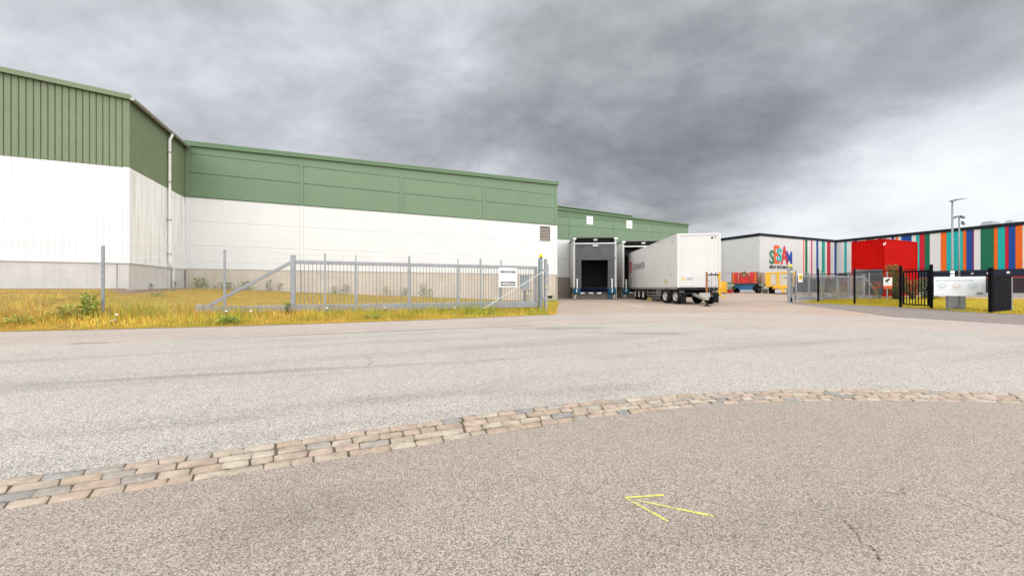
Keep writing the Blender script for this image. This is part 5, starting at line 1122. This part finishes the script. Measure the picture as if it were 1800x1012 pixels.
# camera warning sign
cp = (28.9, 28.4); cc_ = thing('camera_warning_sign', 'white and orange camera warning sign on a grey pole by the hedge', 'sign', (*cp, zg(*cp)), R(-4))
MB().tube([(0, 0, 0), (0, 0, 2.25)], .035, 8).build('pole', M_GALV, cc_)
MB().box(-.31, .31, -.06, -.045, 1.10, 1.78, .004).build('board', M_SIGNW, cc_); MB().box(-.31, .31, -.064, -.061, .92, 1.16).build('orange_strip', mat('warning_orange', (.60, .10, .02), .5), cc_)
MB().bar((-.17, -.066, 1.52), (.14, -.066, 1.66), .012, .13, (0, 0, 1)).bar((.0, -.066, 1.56), (-.05, -.066, 1.40), .012, .05, (1, 0, 0)).bar((-.2, -.066, 1.46), (-.13, -.066, 1.50), .012, .08).build('camera_icon', M_INK, cc_); MB().box(-.2, .2, -.063, -.061, 1.30, 1.33).box(-.17, .17, -.063, -.061, 1.24, 1.265).build('lettering', M_INKG, cc_)
# shrubs by the containers
M_SH1 = mat('shrub_leaf_olive', (.115, .125, .025), .6, var=.4, vscale=1.5); M_SH2 = mat('shrub_leaf_dark', (.045, .075, .02), .6, var=.4, vscale=1.5)
def shrub(x, y, h, r_, nl, m, lab, seed):
    t = thing('shrub', lab, 'shrub', (x, y, zg(x, y)), 0, 'shrubs along the containers'); rr = random.Random(seed); V = []; Fs = []
    clumps = [(rr.uniform(-1, 1) * r_ * .8, rr.uniform(-1, 1) * r_ * .6, rr.uniform(.1, 1) ** .8 * h, rr.uniform(.2, .42) * r_) for _ in range(26)]
    for _ in range(nl):
        cx, cy, cz, cr = rr.choice(clumps); d = Vector((rr.gauss(0, 1), rr.gauss(0, 1), rr.gauss(0, 1))).normalized() * cr * rr.uniform(.5, 1.1); c = Vector((cx, cy, max(.03, cz * .92))) + d
        if c.z < .02: c.z = .02
        s_ = rr.uniform(.05, .11); o_ = Vector((rr.gauss(0, 1), rr.gauss(0, 1), rr.gauss(0, .7))).normalized(); sd = o_.cross(Vector((rr.gauss(0, 1), rr.gauss(0, 1), 1))).normalized() * s_ * .35
        o = len(V); V += [c, c + o_ * s_ * .5 + sd, c + o_ * s_, c + o_ * s_ * .5 - sd]; Fs.append((o, o + 1, o + 2, o + 3))
    MB().add(V, Fs).build('foliage', m, t)
    mb = MB()
    for (cx, cy, cz, cr) in clumps[:12]: mb.tube([(cx * .15, cy * .15, 0), (cx * .5, cy * .5, cz * .5), (cx, cy, cz)], [.035, .022, .008], 5)
    mb.build('branches', mat('shrub_bark', (.09, .065, .04), .9), t)
shrub(31.4, 30.3, 2.9, .75, 2600, M_SH1, 'tall olive green shrub climbing in front of the red containers', 4); shrub(31.0, 29.7, 1.9, .7, 1800, M_SH2, 'dark shrub beside the camera warning sign pole', 5); shrub(32.6, 30.0, 1.7, .8, 1700, M_SH1, 'mid height shrub seen through left half of the pedestrian gate', 6)
shrub(34.6, 30.4, 1.3, .9, 1500, M_SH2, 'low dark shrub seen through the middle of the pedestrian gate', 7); shrub(36.5, 30.4, 1.9, .8, 1500, M_SH1, 'rounded shrub right of the containers by the gate latch', 8)
# tall weeds by the right gate
for i, (px, Y, h, lab) in enumerate(((1444, 26.2, 1.2, 'tall straw coloured weed left of the right gate centre'), (1468, 27, 1.0, 'tall weed with pink flower at the right gate'), (1482, 27, 1.1, 'green weed right of the pink flowered weed'), (1506, 26.5, 1.3, 'tall dry weed beside the black fence post'), (1540, 29.2, 1.4, 'red orange flowering weed below the gate tail'))):
    x, y = gpt(px, Y); t = thing('tall_weed', lab, 'weed', (x, y, zg(x, y)), 0, 'tall weeds along the right gate')
    leafmesh(90, h, .3, .10, 50 + i).build('leaves', M_SH1 if i % 2 == 0 else M_LEAF2, t); mb = MB()
    for k in range(9): a = k * .7; mb.tube([(0, 0, 0), (.12 * math.cos(a), .12 * math.sin(a), h * .6), (.3 * math.cos(a), .3 * math.sin(a), h * (1.0 + .1 * math.sin(k)))], .008, 4)
    mb.build('stems', mat('straw_stem', (.36, .27, .09), .8), t)
    if i in (1, 4):
        mb = MB(); rr = random.Random(i)
        for _ in range(26 if i == 4 else 6): mb.lathe([(.0005, .05), (.05, .03), (.05, 0)], (rr.uniform(-.3, .3), rr.uniform(-.2, .2), h * rr.uniform(.6, 1.0)), 'z', 6)
        mb.build('flowers', mat('flower_red', (.55, .05, .03), .6) if i == 4 else mat('flower_pink', (.5, .1, .2), .6), t)

# ------------------------------------------------------------------ lamp posts
lx, lyy = gpt(1674, 21.0)
lp = thing('street_lamp', 'tall galvanised street lamp with single slim head beside the information board', 'street lamp', (lx, lyy, 0))
MB().tube([(0, 0, 0), (0, 0, 1.98)], .085, 14).build('base_tube', mat('galvanised_reflection', (.50, .54, .53), .45, .3), lp, smooth=True)  # pale mint tone: reflection on the lower tube put into the colour
MB().tube([(0, 0, 1.98), (0, 0, 2.06), (0, 0, 5.92)], [.08, .05, .04], 14).build('pole', M_GALVD, lp, smooth=True)  # darker steel puts the pole's silhouette against the sky into its colour
MB().hexa([(-.10, -.07, 5.92), (.12, -.07, 5.92), (.12, .07, 5.92), (-.10, .07, 5.92), (-.10, -.06, 5.98), (.12, -.06, 6.03), (.12, .06, 6.03), (-.10, .06, 5.98)]).build('head_joint', M_GALVD, lp)
MB().hexa([(.121, -.13, 5.96), (.78, -.10, 6.07), (.78, .10, 6.07), (.121, .13, 5.96), (.121, -.12, 6.04), (.78, -.07, 6.10), (.78, .07, 6.10), (.121, .12, 6.04)]).build('lamp_head', mat('lamp_head_grey', (.13, .14, .15), .4), lp)
lx, lyy = gpt(1686, 30.0)
lp = thing('floodlight_mast', 'slimmer mast with twin floodlights rising behind the street lamp', 'street lamp', (lx, lyy, zg(lx, lyy)))
MB().tube([(0, 0, 0), (0, 0, 3.0), (0, 0, 6.75)], [.07, .055, .045], 12).build('pole', M_GALVD, lp, smooth=True)
for s_ in (-1, 1): MB().hexa([(s_ * .05, -.10, 6.72), (s_ * .38, -.10, 6.58), (s_ * .38, .10, 6.58), (s_ * .05, .10, 6.72), (s_ * .05, -.10, 6.82), (s_ * .35, -.10, 6.74), (s_ * .35, .10, 6.74), (s_ * .05, .10, 6.82)]).build('floodlight', MATS['lamp_head_grey'], lp)
MB().hexa([(.04, -.22, 6.15), (.22, -.22, 6.02), (.22, -.08, 6.02), (.04, -.08, 6.15), (.06, -.22, 6.34), (.22, -.22, 6.18), (.22, -.08, 6.18), (.06, -.08, 6.34)]).build('floodlight', MATS['lamp_head_grey'], lp)
